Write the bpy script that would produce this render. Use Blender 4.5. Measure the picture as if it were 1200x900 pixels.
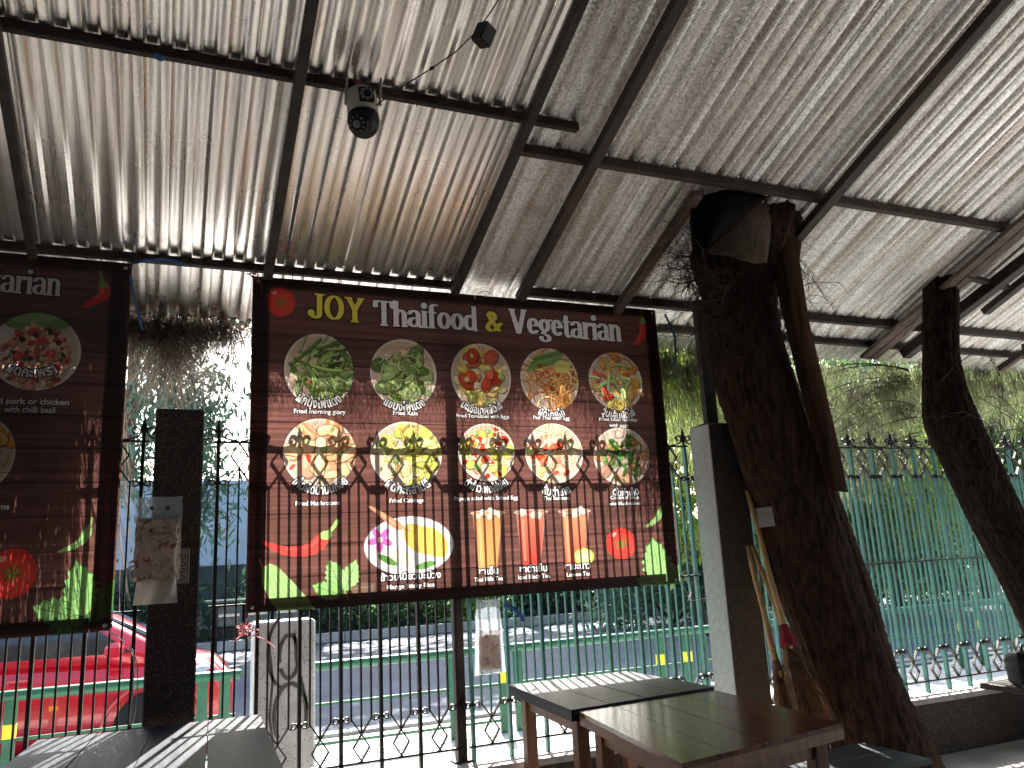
import bpy, math, random, os
import numpy as np
from mathutils import Vector, Matrix
R = math.radians
random.seed(7); RNG = np.random.default_rng(7)
SC = bpy.context.scene
for o in list(bpy.data.objects): bpy.data.objects.remove(o)

# ------------------------------------------------------------------ camera
F_PX, YAW, PITCH, ROLL, EYE = 938.93, R(23.123), R(12.409), R(-2.910), Vector((0, 0, 1.4))
fwd = Vector((math.sin(YAW)*math.cos(PITCH), math.cos(YAW)*math.cos(PITCH), math.sin(PITCH)))
_r = Vector((math.cos(YAW), -math.sin(YAW), 0)); _u = _r.cross(fwd)
right = _r*math.cos(ROLL) + _u*math.sin(ROLL); up = -_r*math.sin(ROLL) + _u*math.cos(ROLL)
cam = bpy.data.cameras.new('camera'); cam.sensor_width = 36; cam.lens = F_PX/1200*36
cam.clip_start = 0.05; cam.clip_end = 900
co = bpy.data.objects.new('camera', cam); SC.collection.objects.link(co)
co.matrix_world = Matrix(((right.x, up.x, -fwd.x, EYE.x), (right.y, up.y, -fwd.y, EYE.y), (right.z, up.z, -fwd.z, EYE.z), (0, 0, 0, 1)))
SC.camera = co
# ------------------------------------------------------------------ light
SUN_EL, SUN_AZ = R(42), R(15.6)            # azimuth clockwise from +Y
w = bpy.data.worlds.new('World'); SC.world = w; w.use_nodes = True
nt = w.node_tree; bg = nt.nodes['Background']; sky = nt.nodes.new('ShaderNodeTexSky')
sky.sky_type = 'NISHITA'; sky.sun_disc = False; sky.sun_elevation = SUN_EL; sky.sun_rotation = SUN_AZ
sky.air_density = 1.3; sky.dust_density = 3.0; sky.ozone_density = 1.0
nt.links.new(sky.outputs[0], bg.inputs[0]); bg.inputs[1].default_value = 0.09
sl = bpy.data.lights.new('sun', 'SUN'); sl.energy = 5.0; sl.angle = R(0.5); sl.color = (1, .955, .88)
so = bpy.data.objects.new('sun', sl); SC.collection.objects.link(so)
sd = Vector((math.sin(SUN_AZ)*math.cos(SUN_EL), math.cos(SUN_AZ)*math.cos(SUN_EL), math.sin(SUN_EL)))
so.rotation_euler = sd.to_track_quat('Z', 'Y').to_euler(); so.location = sd*30
SC.view_settings.view_transform = 'Standard'; SC.view_settings.look = 'None'
SC.view_settings.exposure = 2.6; SC.view_settings.gamma = 1
SC.render.engine = 'CYCLES'
try:
    SC.cycles.max_bounces = 9; SC.cycles.diffuse_bounces = 5; SC.cycles.glossy_bounces = 4
    SC.cycles.transparent_max_bounces = 10; SC.cycles.use_denoising = True; SC.cycles.sample_clamp_indirect = 6
except Exception: pass

# ------------------------------------------------------------------ helpers
def at(x, y, Y=None, Z=None):
    """world point seen at photograph pixel (x, y), on the plane Y=const or Z=const"""
    d = fwd*F_PX + right*(x-600) - up*(y-450)
    t = Y/d.y if Y is not None else (Z-EYE.z)/d.z
    return EYE + d*t
def link(o, parent=None):
    SC.collection.objects.link(o)
    if parent is not None: o.parent = parent
    return o
def tag(o, label=None, cat=None, group=None, kind=None):
    if label: o['label'] = label
    if cat: o['category'] = cat
    if group: o['group'] = group
    if kind: o['kind'] = kind
    return o
def empty(name, loc=(0, 0, 0), rz=0, label=None, cat=None, group=None):
    o = bpy.data.objects.new(name, None); o.empty_display_size = .1
    o.location = loc; o.rotation_euler = (0, 0, rz); link(o); return tag(o, label, cat, group)
def inst(name, me, parent=None, loc=(0, 0, 0), rot=(0, 0, 0), scale=(1, 1, 1)):
    o = bpy.data.objects.new(name, me); o.location = loc; o.rotation_euler = rot; o.scale = scale
    return link(o, parent)
class MB:
    def __init__(s): s.v = []; s.f = []; s.sm = []
    def add(s, vs, fs, smooth=False):
        n = len(s.v); s.v += [tuple(p) for p in vs]; s.f += [tuple(i+n for i in f) for f in fs]; s.sm += [smooth]*len(fs); return s
    def box(s, c, d, rz=0, bev=0.0, rot=None):
        hx, hy, hz = d[0]/2, d[1]/2, d[2]/2; b = min(bev, hx*.9, hy*.9, hz*.9)
        M = rot if rot is not None else Matrix.Rotation(rz, 3, 'Z')
        vs = []
        if b <= 0:
            for z in (-hz, hz):
                for x, y in ((-hx, -hy), (hx, -hy), (hx, hy), (-hx, hy)): vs.append(M @ Vector((x, y, z)) + Vector(c))
            s.add(vs, [(0, 3, 2, 1), (4, 5, 6, 7), (0, 1, 5, 4), (1, 2, 6, 5), (2, 3, 7, 6), (3, 0, 4, 7)])
        else:
            rings = [(-hz, b), (-hz+b, 0), (hz-b, 0), (hz, b)]
            for z, i in rings:
                a, e = hx-i, hy-i; q = b if i == 0 else 0.3*b
                for x, y in ((-a+q, -e), (a-q, -e), (a, -e+q), (a, e-q), (a-q, e), (-a+q, e), (-a, e-q), (-a, -e+q)):
                    vs.append(M @ Vector((x, y, z)) + Vector(c))
            fs = [tuple(range(7, -1, -1)), tuple(range(24, 32))]
            for k in range(3):
                for j in range(8): fs.append((k*8+j, k*8+(j+1) % 8, (k+1)*8+(j+1) % 8, (k+1)*8+j))
            s.add(vs, fs)
        return s
    def tube(s, path, r, n=8, cap=True, smooth=True):
        P = [Vector(p) for p in path]; rs = r if isinstance(r, (list, tuple)) else [r]*len(P)
        vs = []; prev = None
        for i, p in enumerate(P):
            t = (P[min(i+1, len(P)-1)] - P[max(i-1, 0)]).normalized()
            if prev is None:
                a = Vector((0, 0, 1)) if abs(t.z) < .9 else Vector((1, 0, 0)); nrm = t.cross(a).normalized()
            else: nrm = (prev - t*prev.dot(t)).normalized()
            prev = nrm; b = t.cross(nrm)
            for k in range(n):
                a = 2*math.pi*k/n; vs.append(p + (nrm*math.cos(a) + b*math.sin(a))*rs[i])
        fs = []
        for i in range(len(P)-1):
            for k in range(n): fs.append((i*n+k, i*n+(k+1) % n, (i+1)*n+(k+1) % n, (i+1)*n+k))
        if cap: fs += [tuple(range(n-1, -1, -1)), tuple(range((len(P)-1)*n, len(P)*n))]
        return s.add(vs, fs, smooth)
    def beam(s, a, b, wd, ht, bev=0.0, upv=(0, 0, 1)):
        a, b = Vector(a), Vector(b); t = (b-a); L = t.length; t.normalize(); x = t.cross(Vector(upv)).normalized(); z = x.cross(t)
        M = Matrix((x, t, z)).transposed()
        return s.box((a+b)/2, (wd, L, ht), bev=bev, rot=M)
    def strap(s, path, t, depth, y=0):
        """flat bar: path in (x, z), t thick in the plane, depth along Y"""
        P = [Vector((p[0], p[1])) for p in path]; n = len(P); vs = []
        for i, p in enumerate(P):
            d = (P[min(i+1, n-1)]-P[max(i-1, 0)]).normalized(); q = Vector((-d.y, d.x))*t/2
            for a, e in ((1, -1), (-1, -1), (-1, 1), (1, 1)):
                vs.append((p.x+q.x*a, y+e*depth/2, p.y+q.y*a))
        fs = [(0, 1, 2, 3), tuple((n-1)*4+k for k in (3, 2, 1, 0))]
        for i in range(n-1):
            for k in range(4): fs.append((i*4+k, (i+1)*4+k, (i+1)*4+(k+1) % 4, i*4+(k+1) % 4))
        return s.add(vs, fs)
    def slab(s, quad, z0, z1):
        """quad: four (x, y) counter-clockwise"""
        vs = [(q[0], q[1], z) for z in (z0, z1) for q in quad]
        return s.add(vs, [(0, 3, 2, 1), (4, 5, 6, 7), (0, 1, 5, 4), (1, 2, 6, 5), (2, 3, 7, 6), (3, 0, 4, 7)])
    def prism(s, pts, a, b, axis='Y'):
        n = len(pts); f = (lambda p, q: (p[0], q, p[1])) if axis == 'Y' else (lambda p, q: (q, p[0], p[1])) if axis == 'X' else (lambda p, q: (p[0], p[1], q))
        vs = [f(p, a) for p in pts] + [f(p, b) for p in pts]
        return s.add(vs, [tuple(range(n)), tuple(range(2*n-1, n-1, -1))] + [(i, i+n, (i+1) % n+n, (i+1) % n) for i in range(n)])
    def lathe(s, prof, c=(0, 0, 0), n=20, M=None, smooth=True):
        M = M or Matrix.Identity(3); vs = []
        for r, z in prof:
            for k in range(n):
                a = 2*math.pi*k/n; vs.append(M @ Vector((r*math.cos(a), r*math.sin(a), z)) + Vector(c))
        m = len(prof); fs = [(i*n+k, i*n+(k+1) % n, (i+1)*n+(k+1) % n, (i+1)*n+k) for i in range(m-1) for k in range(n)]
        fs += [tuple(range(n-1, -1, -1)), tuple(range((m-1)*n, m*n))]
        return s.add(vs, fs, smooth)
    def mesh(s, name, mat=None):
        me = bpy.data.meshes.new(name); me.from_pydata(s.v, [], s.f)
        me.polygons.foreach_set('use_smooth', s.sm)
        if mat: me.materials.append(mat)
        me.update(); return me
    def build(s, name, mat=None, parent=None, loc=(0, 0, 0)):
        return inst(name, s.mesh(name, mat), parent, loc)
def np_mesh(name, V, Fq, mat, parent=None, smooth=False):
    me = bpy.data.meshes.new(name); V = np.asarray(V, np.float32); Fq = np.asarray(Fq, np.int32)
    n, k = Fq.shape
    me.vertices.add(len(V)); me.vertices.foreach_set('co', V.ravel())
    me.loops.add(n*k); me.loops.foreach_set('vertex_index', Fq.ravel())
    me.polygons.add(n); me.polygons.foreach_set('loop_start', np.arange(n, dtype=np.int32)*k)
    me.polygons.foreach_set('use_smooth', np.full(n, smooth))
    me.materials.append(mat); me.update(); me.validate()
    return inst(name, me, parent)

# ------------------------------------------------------------------ materials
def pm(name, c1, c2=None, scale=6., rough=.6, metal=0., bump=0., bscale=None, stretch=(1, 1, 1), detail=6, coat=0., spec=.5,
       speck=None, speck_scale=200, speck_w=.12, lo=.35, hi=.65, rvar=.12):
    m = bpy.data.materials.new(name); m.use_nodes = True; t = m.node_tree; N = t.nodes; L = t.links
    b = N['Principled BSDF']; tc = N.new('ShaderNodeTexCoord'); mp = N.new('ShaderNodeMapping'); mp.inputs['Scale'].default_value = stretch
    L.new(tc.outputs['Object'], mp.inputs[0])
    nz = N.new('ShaderNodeTexNoise'); nz.inputs['Scale'].default_value = scale; nz.inputs['Detail'].default_value = detail; L.new(mp.outputs[0], nz.inputs['Vector'])
    cr = N.new('ShaderNodeValToRGB'); c2 = c2 or tuple(v*.7 for v in c1)
    cr.color_ramp.elements[0].color = (*c2, 1); cr.color_ramp.elements[1].color = (*c1, 1)
    cr.color_ramp.elements[0].position = lo; cr.color_ramp.elements[1].position = hi
    L.new(nz.outputs[0], cr.inputs[0]); col = cr.outputs[0]
    if speck:
        v = N.new('ShaderNodeTexVoronoi'); v.inputs['Scale'].default_value = speck_scale; L.new(tc.outputs['Object'], v.inputs['Vector'])
        sc = N.new('ShaderNodeMath'); sc.operation = 'LESS_THAN'; sc.inputs[1].default_value = speck_w
        sx = N.new('ShaderNodeSeparateColor'); L.new(v.outputs['Color'], sx.inputs[0]); L.new(sx.outputs[0], sc.inputs[0])
        mx = N.new('ShaderNodeMix'); mx.data_type = 'RGBA'; L.new(sc.outputs[0], mx.inputs[0]); L.new(col, mx.inputs[6]); mx.inputs[7].default_value = (*speck, 1); col = mx.outputs[2]
    L.new(col, b.inputs['Base Color']); b.inputs['Metallic'].default_value = metal
    mr = N.new('ShaderNodeMapRange'); mr.inputs[3].default_value = rough-rvar/2; mr.inputs[4].default_value = rough+rvar/2
    L.new(nz.outputs[0], mr.inputs[0]); L.new(mr.outputs[0], b.inputs['Roughness'])
    b.inputs['Coat Weight'].default_value = coat; b.inputs['Specular IOR Level'].default_value = spec
    if bump:
        n2 = N.new('ShaderNodeTexNoise'); n2.inputs['Scale'].default_value = bscale or scale*6; n2.inputs['Detail'].default_value = 5; L.new(mp.outputs[0], n2.inputs['Vector'])
        bp = N.new('ShaderNodeBump'); bp.inputs['Strength'].default_value = min(1, bump); bp.inputs['Distance'].default_value = .01
        L.new(n2.outputs[0], bp.inputs['Height']); L.new(bp.outputs[0], b.inputs['Normal'])
    return m
def leafmat(name, c1, c2, c3, scale=3., trans=.45):
    m = bpy.data.materials.new(name); m.use_nodes = True; t = m.node_tree; N = t.nodes; L = t.links
    for n in list(N): N.remove(n)
    out = N.new('ShaderNodeOutputMaterial'); tc = N.new('ShaderNodeTexCoord')
    nz = N.new('ShaderNodeTexNoise'); nz.inputs['Scale'].default_value = scale; nz.inputs['Detail'].default_value = 8; L.new(tc.outputs['Object'], nz.inputs['Vector'])
    cr = N.new('ShaderNodeValToRGB'); e = cr.color_ramp.elements; e[0].color = (*c1, 1); e[0].position = .36; e[1].color = (*c3, 1); e[1].position = .66
    k = e.new(.5); k.color = (*c2, 1); L.new(nz.outputs[0], cr.inputs[0])
    d = N.new('ShaderNodeBsdfDiffuse'); tr = N.new('ShaderNodeBsdfTranslucent'); g = N.new('ShaderNodeBsdfGlossy'); g.inputs['Roughness'].default_value = .4
    m1 = N.new('ShaderNodeMixShader'); m1.inputs[0].default_value = trans; m2 = N.new('ShaderNodeMixShader'); m2.inputs[0].default_value = .05
    for s_ in (d, tr): L.new(cr.outputs[0], s_.inputs[0])
    L.new(d.outputs[0], m1.inputs[1]); L.new(tr.outputs[0], m1.inputs[2]); L.new(m1.outputs[0], m2.inputs[1]); L.new(g.outputs[0], m2.inputs[2]); L.new(m2.outputs[0], out.inputs[0])
    return m
def sheetmetal(name, smooth=True):
    m = bpy.data.materials.new(name); m.use_nodes = True; t = m.node_tree; N = t.nodes; L = t.links; b = N['Principled BSDF']
    tc = N.new('ShaderNodeTexCoord')
    mp = N.new('ShaderNodeMapping'); mp.inputs['Scale'].default_value = (9, .35, 1) if smooth else (11, .3, 1); L.new(tc.outputs['Object'], mp.inputs[0])
    n1 = N.new('ShaderNodeTexNoise'); n1.inputs['Scale'].default_value = 1.6; n1.inputs['Detail'].default_value = 8; L.new(mp.outputs[0], n1.inputs['Vector'])
    n2 = N.new('ShaderNodeTexNoise'); n2.inputs['Scale'].default_value = 2.2 if smooth else 5; n2.inputs['Detail'].default_value = 8; L.new(tc.outputs['Object'], n2.inputs['Vector'])
    vo = N.new('ShaderNodeTexVoronoi'); vo.inputs['Scale'].default_value = 170 if smooth else 95; L.new(tc.outputs['Object'], vo.inputs['Vector'])
    cr = N.new('ShaderNodeValToRGB'); e = cr.color_ramp.elements
    if smooth: e[0].color = (.76, .70, .65, 1); e[1].color = (.88, .85, .82, 1)
    else: e[0].color = (.60, .54, .50, 1); e[1].color = (.93, .93, .93, 1)
    e[0].position = .40; e[1].position = .58; L.new(n1.outputs[0], cr.inputs[0])
    mx = N.new('ShaderNodeMix'); mx.data_type = 'RGBA'; mx.blend_type = 'MULTIPLY'; mx.inputs[0].default_value = .35 if smooth else .6
    L.new(cr.outputs[0], mx.inputs[6])
    sv = N.new('ShaderNodeSeparateColor'); L.new(vo.outputs['Color'], sv.inputs[0]); cc = N.new('ShaderNodeCombineColor')
    for i in range(3): L.new(sv.outputs[0], cc.inputs[i])
    gm = N.new('ShaderNodeMapRange'); gm.inputs[3].default_value = .75 if smooth else .5; gm.inputs[4].default_value = 1.15 if smooth else 1.35; L.new(sv.outputs[0], gm.inputs[0])
    cg = N.new('ShaderNodeCombineColor')
    for i in range(3): L.new(gm.outputs[0], cg.inputs[i])
    L.new(cg.outputs[0], mx.inputs[7])
    rs = N.new('ShaderNodeMix'); rs.data_type = 'RGBA'; rr = N.new('ShaderNodeMapRange'); rr.inputs[1].default_value = .6; rr.inputs[2].default_value = .75; rr.inputs[4].default_value = .18 if smooth else .35
    L.new(n2.outputs[0], rr.inputs[0]); L.new(rr.outputs[0], rs.inputs[0]); L.new(mx.outputs[2], rs.inputs[6]); rs.inputs[7].default_value = (.30, .19, .12, 1)
    L.new(rs.outputs[2], b.inputs['Base Color'])
    b.inputs['Metallic'].default_value = .85 if smooth else .7
    mr = N.new('ShaderNodeMapRange'); mr.inputs[3].default_value = .20 if smooth else .36; mr.inputs[4].default_value = .36 if smooth else .56; L.new(n2.outputs[0], mr.inputs[0]); L.new(mr.outputs[0], b.inputs['Roughness'])
    bp = N.new('ShaderNodeBump'); bp.inputs['Strength'].default_value = .12 if smooth else .75; bp.inputs['Distance'].default_value = .003
    if smooth: L.new(n2.outputs[0], bp.inputs['Height'])
    else:
        wv = N.new('ShaderNodeTexWave'); wv.inputs['Scale'].default_value = 40; wv.bands_direction = 'DIAGONAL'; wv.inputs['Distortion'].default_value = 1.5; L.new(tc.outputs['Object'], wv.inputs['Vector'])
        ad = N.new('ShaderNodeMath'); L.new(wv.outputs[1], ad.inputs[0]); L.new(vo.outputs[0], ad.inputs[1]); L.new(ad.outputs[0], bp.inputs['Height'])
    L.new(bp.outputs[0], b.inputs['Normal'])
    return m
M = {}
M['sheet'] = sheetmetal('galvanised_sheet'); M['oldsheet'] = sheetmetal('embossed_sheet', False)
M['steel'] = pm('rusty_steel', (.05, .040, .035), (.02, .016, .014), 9, .6, .35, .5, 60)
M['rust'] = pm('brown_primer', (.065, .040, .030), (.025, .017, .013), 6, .65, .1, .4, 50, stretch=(1, .3, 1))
M['timber'] = pm('old_timber', (.15, .10, .08), (.06, .042, .034), 5, .75, 0, .6, 40, stretch=(6, .6, 6))
M['iron'] = pm('black_iron', (.022, .021, .020), (.010, .010, .010), 20, .5, .3, .3, 90)
M['teal'] = pm('teal_paint', (.075, .25, .21), (.045, .16, .14), 14, .42, 0, .2, 70)
M['green'] = pm('green_paint', (.018, .135, .068), (.013, .09, .048), 10, .4, 0, .15, 60)
M['yellow'] = pm('yellow_band', (.85, .75, .03), (.7, .6, .03), 10, .5)
M['terrazzo'] = pm('dark_terrazzo', (.020, .015, .013), (.012, .009, .008), 30, .5, 0, .1, 100, speck=(.17, .085, .05), speck_scale=230, speck_w=.10)
M['terrazzo2'] = pm('grey_terrazzo', (.11, .095, .08), (.06, .053, .046), 40, .6, 0, .3, 120, speck=(.045, .04, .035), speck_scale=190, speck_w=.3)
M['wallp'] = pm('pebble_wall', (.045, .034, .027), (.022, .017, .014), 60, .85, 0, .6, 130, speck=(.10, .075, .055), speck_scale=160, speck_w=.2)
M['coping'] = pm('worn_concrete', (.42, .41, .39), (.30, .29, .28), 7, .8, 0, .4, 60)
M['floor'] = pm('floor_concrete', (.44, .42, .39), (.30, .285, .265), 2.5, .55, 0, .2, 40)
M['paver'] = pm('paving_concrete', (.50, .49, .47), (.42, .41, .39), 3, .85, 0, .4, 60)
M['kerb'] = pm('kerb_concrete', (.38, .37, .35), (.25, .24, .23), 4, .85, 0, .3, 60)
M['road'] = pm('street_asphalt', (.10, .12, .15), (.06, .075, .10), 1.2, .85, 0, .5, 90)
M['earth'] = pm('verge_earth', (.10, .08, .055), (.05, .045, .03), 1.5, .95, 0, .7, 20)
M['bark'] = pm('tree_bark', (.074, .036, .023), (.013, .008, .006), 20, .92, 0, 1., 46, stretch=(1.8, 1.8, .4), lo=.34, hi=.74, spec=.15)
M['barkdark'] = pm('dark_bark', (.038, .022, .017), (.009, .006, .005), 22, .95, 0, 1., 40, stretch=(1.8, 1.8, .5), lo=.36, hi=.72, spec=.1)
M['bark2'] = pm('far_bark', (.07, .05, .04), (.03, .024, .02), 6, .9, 0, .8, 30, stretch=(2, 2, .4))
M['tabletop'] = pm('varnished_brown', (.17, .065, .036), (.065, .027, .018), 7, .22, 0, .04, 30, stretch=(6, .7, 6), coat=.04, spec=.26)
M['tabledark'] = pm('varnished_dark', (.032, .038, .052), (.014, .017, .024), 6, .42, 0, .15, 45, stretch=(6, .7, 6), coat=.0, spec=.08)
M['tableleg'] = pm('orange_brown_wood', (.23, .095, .045), (.12, .05, .028), 7, .5, 0, .2, 50, stretch=(5, 5, .6))
M['bamboo'] = pm('bamboo_cane', (.60, .40, .19), (.40, .25, .11), 9, .5, 0, .2, 60, stretch=(3, 3, .4))
M['bristle'] = pm('dry_bristle', (.34, .20, .11), (.16, .09, .05), 20, .9)
M['redcloth'] = pm('red_cloth', (.30, .015, .03), (.15, .01, .02), 20, .9)
M['tan'] = pm('tan_sheath', (.085, .052, .028), (.035, .022, .014), 5, .9, 0, .5, 30, stretch=(2, 2, .5))
M['brownboard'] = pm('brown_sheath', (.060, .030, .016), (.022, .012, .007), 4, .95, 0, .5, 30, stretch=(5, 5, .4), spec=.05)
M['blackpl'] = pm('black_plastic', (.008, .008, .009), (.005, .005, .005), 20, .42, spec=.3)
M['void'] = pm('black_sheeting', (.004, .004, .004), (.002, .002, .002), 20, .8, spec=.08)
M['whitepl'] = pm('white_plastic', (.42, .38, .33), (.32, .29, .25), 10, .4)
M['redpl'] = pm('red_bracket', (.20, .012, .012), (.1, .01, .01), 10, .5)
M['lens'] = pm('lens_glass', (.012, .012, .015), (.01, .01, .01), 10, .08)
M['led'] = pm('led_grey', (.20, .2, .2), (.14, .14, .14), 10, .3)
M['bluepl'] = pm('blue_plastic', (.06, .16, .42), (.03, .09, .28), 12, .5)
M['redpaint'] = pm('red_car_paint', (.62, .012, .030), (.58, .011, .028), 3, .22, .1, coat=1., rvar=.02)
M['carglass'] = pm('car_window', (.012, .018, .025), (.010, .015, .02), 3, .06, spec=.8, rvar=.01)
M['rubber'] = pm('tyre_rubber', (.015, .015, .015), (.01, .01, .01), 20, .8)
M['chrome'] = pm('bright_alloy', (.55, .55, .55), (.4, .4, .4), 8, .25, .9)
M['lamp'] = pm('lamp_lens', (.55, .56, .58), (.35, .36, .38), 20, .1)
M['palewall'] = pm('pale_panel', (.42, .50, .60), (.34, .41, .50), .8, .7)
M['root'] = pm('dry_roots', (.050, .036, .030), (.020, .015, .013), 30, .95)
M['card'] = pm('pale_card', (.34, .27, .25), (.28, .22, .2), 20, .7)
M['ink'] = pm('dark_ink', (.03, .02, .02), (.02, .015, .015), 20, .7)
M['benchblue'] = pm('slate_blue_board', (.030, .040, .052), (.018, .024, .032), 5, .5, coat=.1)
M['spray'] = pm('spray_paint', (.05, .05, .055), (.12, .12, .13), 9, .8)
M['bollard'] = pm('grey_concrete', (.55, .56, .57), (.40, .405, .41), 7, .85, 0, .4, 60, speck=(.22, .22, .22), speck_scale=150, speck_w=.05)
M['crate'] = pm('slatted_crate', (.16, .18, .15), (.08, .09, .08), 9, .8)
M['tarp'] = pm('green_tarp', (.05, .12, .09), (.03, .07, .06), 5, .6)
M['rearwall'] = pm('rear_plaster', (.16, .14, .12), (.11, .095, .085), 2, .9)

# ------------------------------------------------------------------ ground and street
def sheet(name, x0, x1, y0, y1, z, mat):
    s = MB().add([(x0, y0, z), (x1, y0, z), (x1, y1, z), (x0, y1, z)], [(0, 1, 2, 3)]).build(name, mat); return tag(s, kind='structure')
sheet('ground', -400, 400, -300, 600, -.16, M['earth'])
fl = MB().box((3, .6, -.05), (16, 7.3, .1)).build('floor', M['floor']); tag(fl, kind='structure')
pav = MB().box((4, 5.93, -.065), (36, 3.05, .1)).build('pavement', M['kerb']); tag(pav, kind='structure')
slab_me = MB().box((0, 0, 0), (.392, .392, .016), bev=.004).mesh('paving_slab', M['paver'])
for i in range(-7, 26):
    for j in range(7):
        s_ = inst('paving_slab', slab_me, pav, (i*.4+(.2 if j % 2 else 0), 4.66+j*.4, -.0075+random.uniform(-.0012, .0012)), (random.uniform(-.002, .002), random.uniform(-.002, .002), 0))
kb = empty('kerb', (0, 0, 0)); tag(kb, kind='structure')
kme = MB().box((0, 0, 0), (.985, .15, .2), bev=.012).mesh('kerb_stone', M['kerb'])
for i in range(-6, 22): inst('kerb_stone', kme, kb, (i*1.0, 7.55, -.085+random.uniform(-.003, .003)))
for i in range(-10, 40): inst('kerb_stone', kme, kb, (i*1.0, 18.1, -.02+random.uniform(-.004, .004)))
sheet('road', -120, 160, 7.62, 18.04, -.125, M['road'])
sheet('verge', -120, 160, 18.17, 60, -.06, M['earth'])
# the low wall the fence stands on
lw = empty('low_wall', (3.5, 4.35, 0), label='low dark pebble-dash wall with a pale coping under the iron fence', cat='wall')
MB().box((0, 0, .165), (14, .27, .33), bev=.006).build('wall_body', M['wallp'], lw)
cme = MB().box((0, 0, 0), (.996, .30, .035), bev=.006).mesh('coping_stone', M['coping'])
for i in range(14): inst('coping_stone', cme, lw, (-6.5+i, 0, .345))
rw = MB().box((3, -2.9, 2.8), (14, .15, 5.8)).build('rear_wall', M['rearwall']); tag(rw, 'plain rear wall of the eating area', 'wall')  # unseen; made taller to keep sky light out of the interior
sw = MB().prism([(-2.8, 0), (4.15, 0), (4.15, 3.0), (-2.8, 5.7)], -3.35, -3.2, 'X').build('added_side_wall', M['rearwall']); tag(sw, 'added side wall out of view on the left, keeping the eating area dim', 'wall')  # added out of view to cut the ambient light inside

# ------------------------------------------------------------------ roof
KR = 1.025
RZ0, RY0, RS = 3.0185, 4.305, .3978
def rz(Y): return RZ0 - RS*(Y-RY0)
roof = empty('lean_to_roof', (0, 4.2, 0), label='sloping corrugated metal roof over the eating area with steel beams', cat='roof')
def roofpart(name, mb, mat):
    o = mb.build(name, mat, roof); o.location = (0, -4.2, 0); return o
def corr(x0, x1, pitch, amp, kind, y_hi, y_lo, zo, seed):
    rg = np.random.default_rng(seed); xs = []; zs = []
    if kind == 'round': prof = [(0, 0), (.17, 0), (.205, .08), (.30, .9), (.34, 1), (.5, 1), (.66, 1), (.70, .9), (.795, .08), (.83, 0)]
    else: prof = [(0, 0), (.30, 0), (.345, .8), (.40, 1), (.47, 1), (.53, .8), (.575, 0), (.78, 0), (.80, .16), (.84, .16), (.86, 0)]
    k = 0; x = x0
    while x < x1:
        for a, h in prof:
            xs.append(x+a*pitch); zs.append(h*amp)
        x += pitch
    xs += [x, x+.10*pitch, x+.3*pitch]; zs += [0, 0, .0]
    xs = np.array(xs); zs = np.array(zs); ny = 46; ys = np.linspace(y_lo, y_hi, ny)
    X = np.tile(xs, (ny, 1)); Yg = np.tile(ys[:, None], (1, len(xs)))
    wob = np.zeros_like(X)
    for _ in range(5):
        wob += .0007*np.sin(X*rg.uniform(3, 22)+Yg*rg.uniform(1, 9)+rg.uniform(0, 6))
    for _ in range(7):   # dents
        dx, dy = rg.uniform(x0, x1), rg.uniform(1.2, y_hi); wob += rg.uniform(-.006, .006)*np.exp(-((X-dx)/.04)**2-((Yg-dy)/.06)**2)
    X2 = X+.0016*np.sin(Yg*rg.uniform(2, 5)+rg.uniform(0, 6))
    Z = RZ0 - RS*(Yg-RY0) + zo + np.tile(zs, (ny, 1)) + wob
    V = np.stack([X2, Yg-4.2, Z], -1).reshape(-1, 3); n = len(xs)
    i = np.arange(ny-1)[:, None]*n + np.arange(n-1)[None]; i = i.ravel()
    Fq = np.stack([i, i+1, i+n+1, i+n], -1)
    return V, Fq
def lay(x0, x1, pitch, amp, kind, mat, y_hi, zo, seed):
    V, Fq = corr(x0, x1, pitch, amp, kind, y_hi, -2.8, zo, seed); o = np_mesh('roof_sheet', V, Fq, mat, roof, True)
    return o
P1 = .107
for i in range(6): lay(1.505-P1*7*(6-i), 1.505-P1*7*(5-i)-.03, P1, .021, 'round', M['sheet'], 4.775+random.uniform(-.012, .012), .022+(i % 2)*.003, i)
xx = 1.53
for i in range(11):
    lay(xx, xx+.69, .1420, .030, 'trap', M['oldsheet'], 4.80+random.uniform(-.03, .02), .022+(i % 2)*.004, 20+i); xx += .71
def purlin(x0, x1, Y, wd=.035, ht=.04, mat='steel', drop=0.0):
    x0, x1, Y = x0*KR, x1*KR, Y*KR
    z = rz(Y)-drop; roofpart('purlin', MB().beam((x0, Y, z), (x1, Y, z), wd, ht, .003), M[mat])
purlin(-3, 1.50, 4.20, .04, .042); purlin(1.90, 9, 4.20, .05, .055)
purlin(-3, 1.73, 3.085, .035, .045); purlin(1.49, 9, 3.25, .045, .05, 'rust')
purlin(2.98, 9, 4.43, .05, .04); purlin(-3, 9, 1.95); purlin(-3, 9, .6); purlin(-3, 9, -.9)
def rafter(X, y0, y1, wd, ht=.05, mat='steel', X1=None):
    X1 = X if X1 is None else X1; d = .045+ht/2; X, X1, y0, y1 = X*KR, X1*KR, y0*KR, y1*KR
    roofpart('rafter', MB().beam((X, y0, rz(y0)-d), (X1, y1, rz(y1)-d), wd, ht, .004), M[mat])
rafter(-.665, -2.7, 4.17, .04); rafter(.412, -2.7, 4.17, .045); rafter(1.447, -2.7, 4.17, .045)
rafter(1.86, -2.7, 4.17, .06, .05, 'rust'); rafter(2.54, 3.27, 4.50, .06, .05, 'timber'); rafter(3.385, -2.7, 3.6, .07, .05, 'rust')
rafter(5.04, -2.7, 4.50, .085, .03, 'timber', 4.90); rafter(5.135, -2.7, 4.50, .085, .03, 'timber', 4.99)
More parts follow.
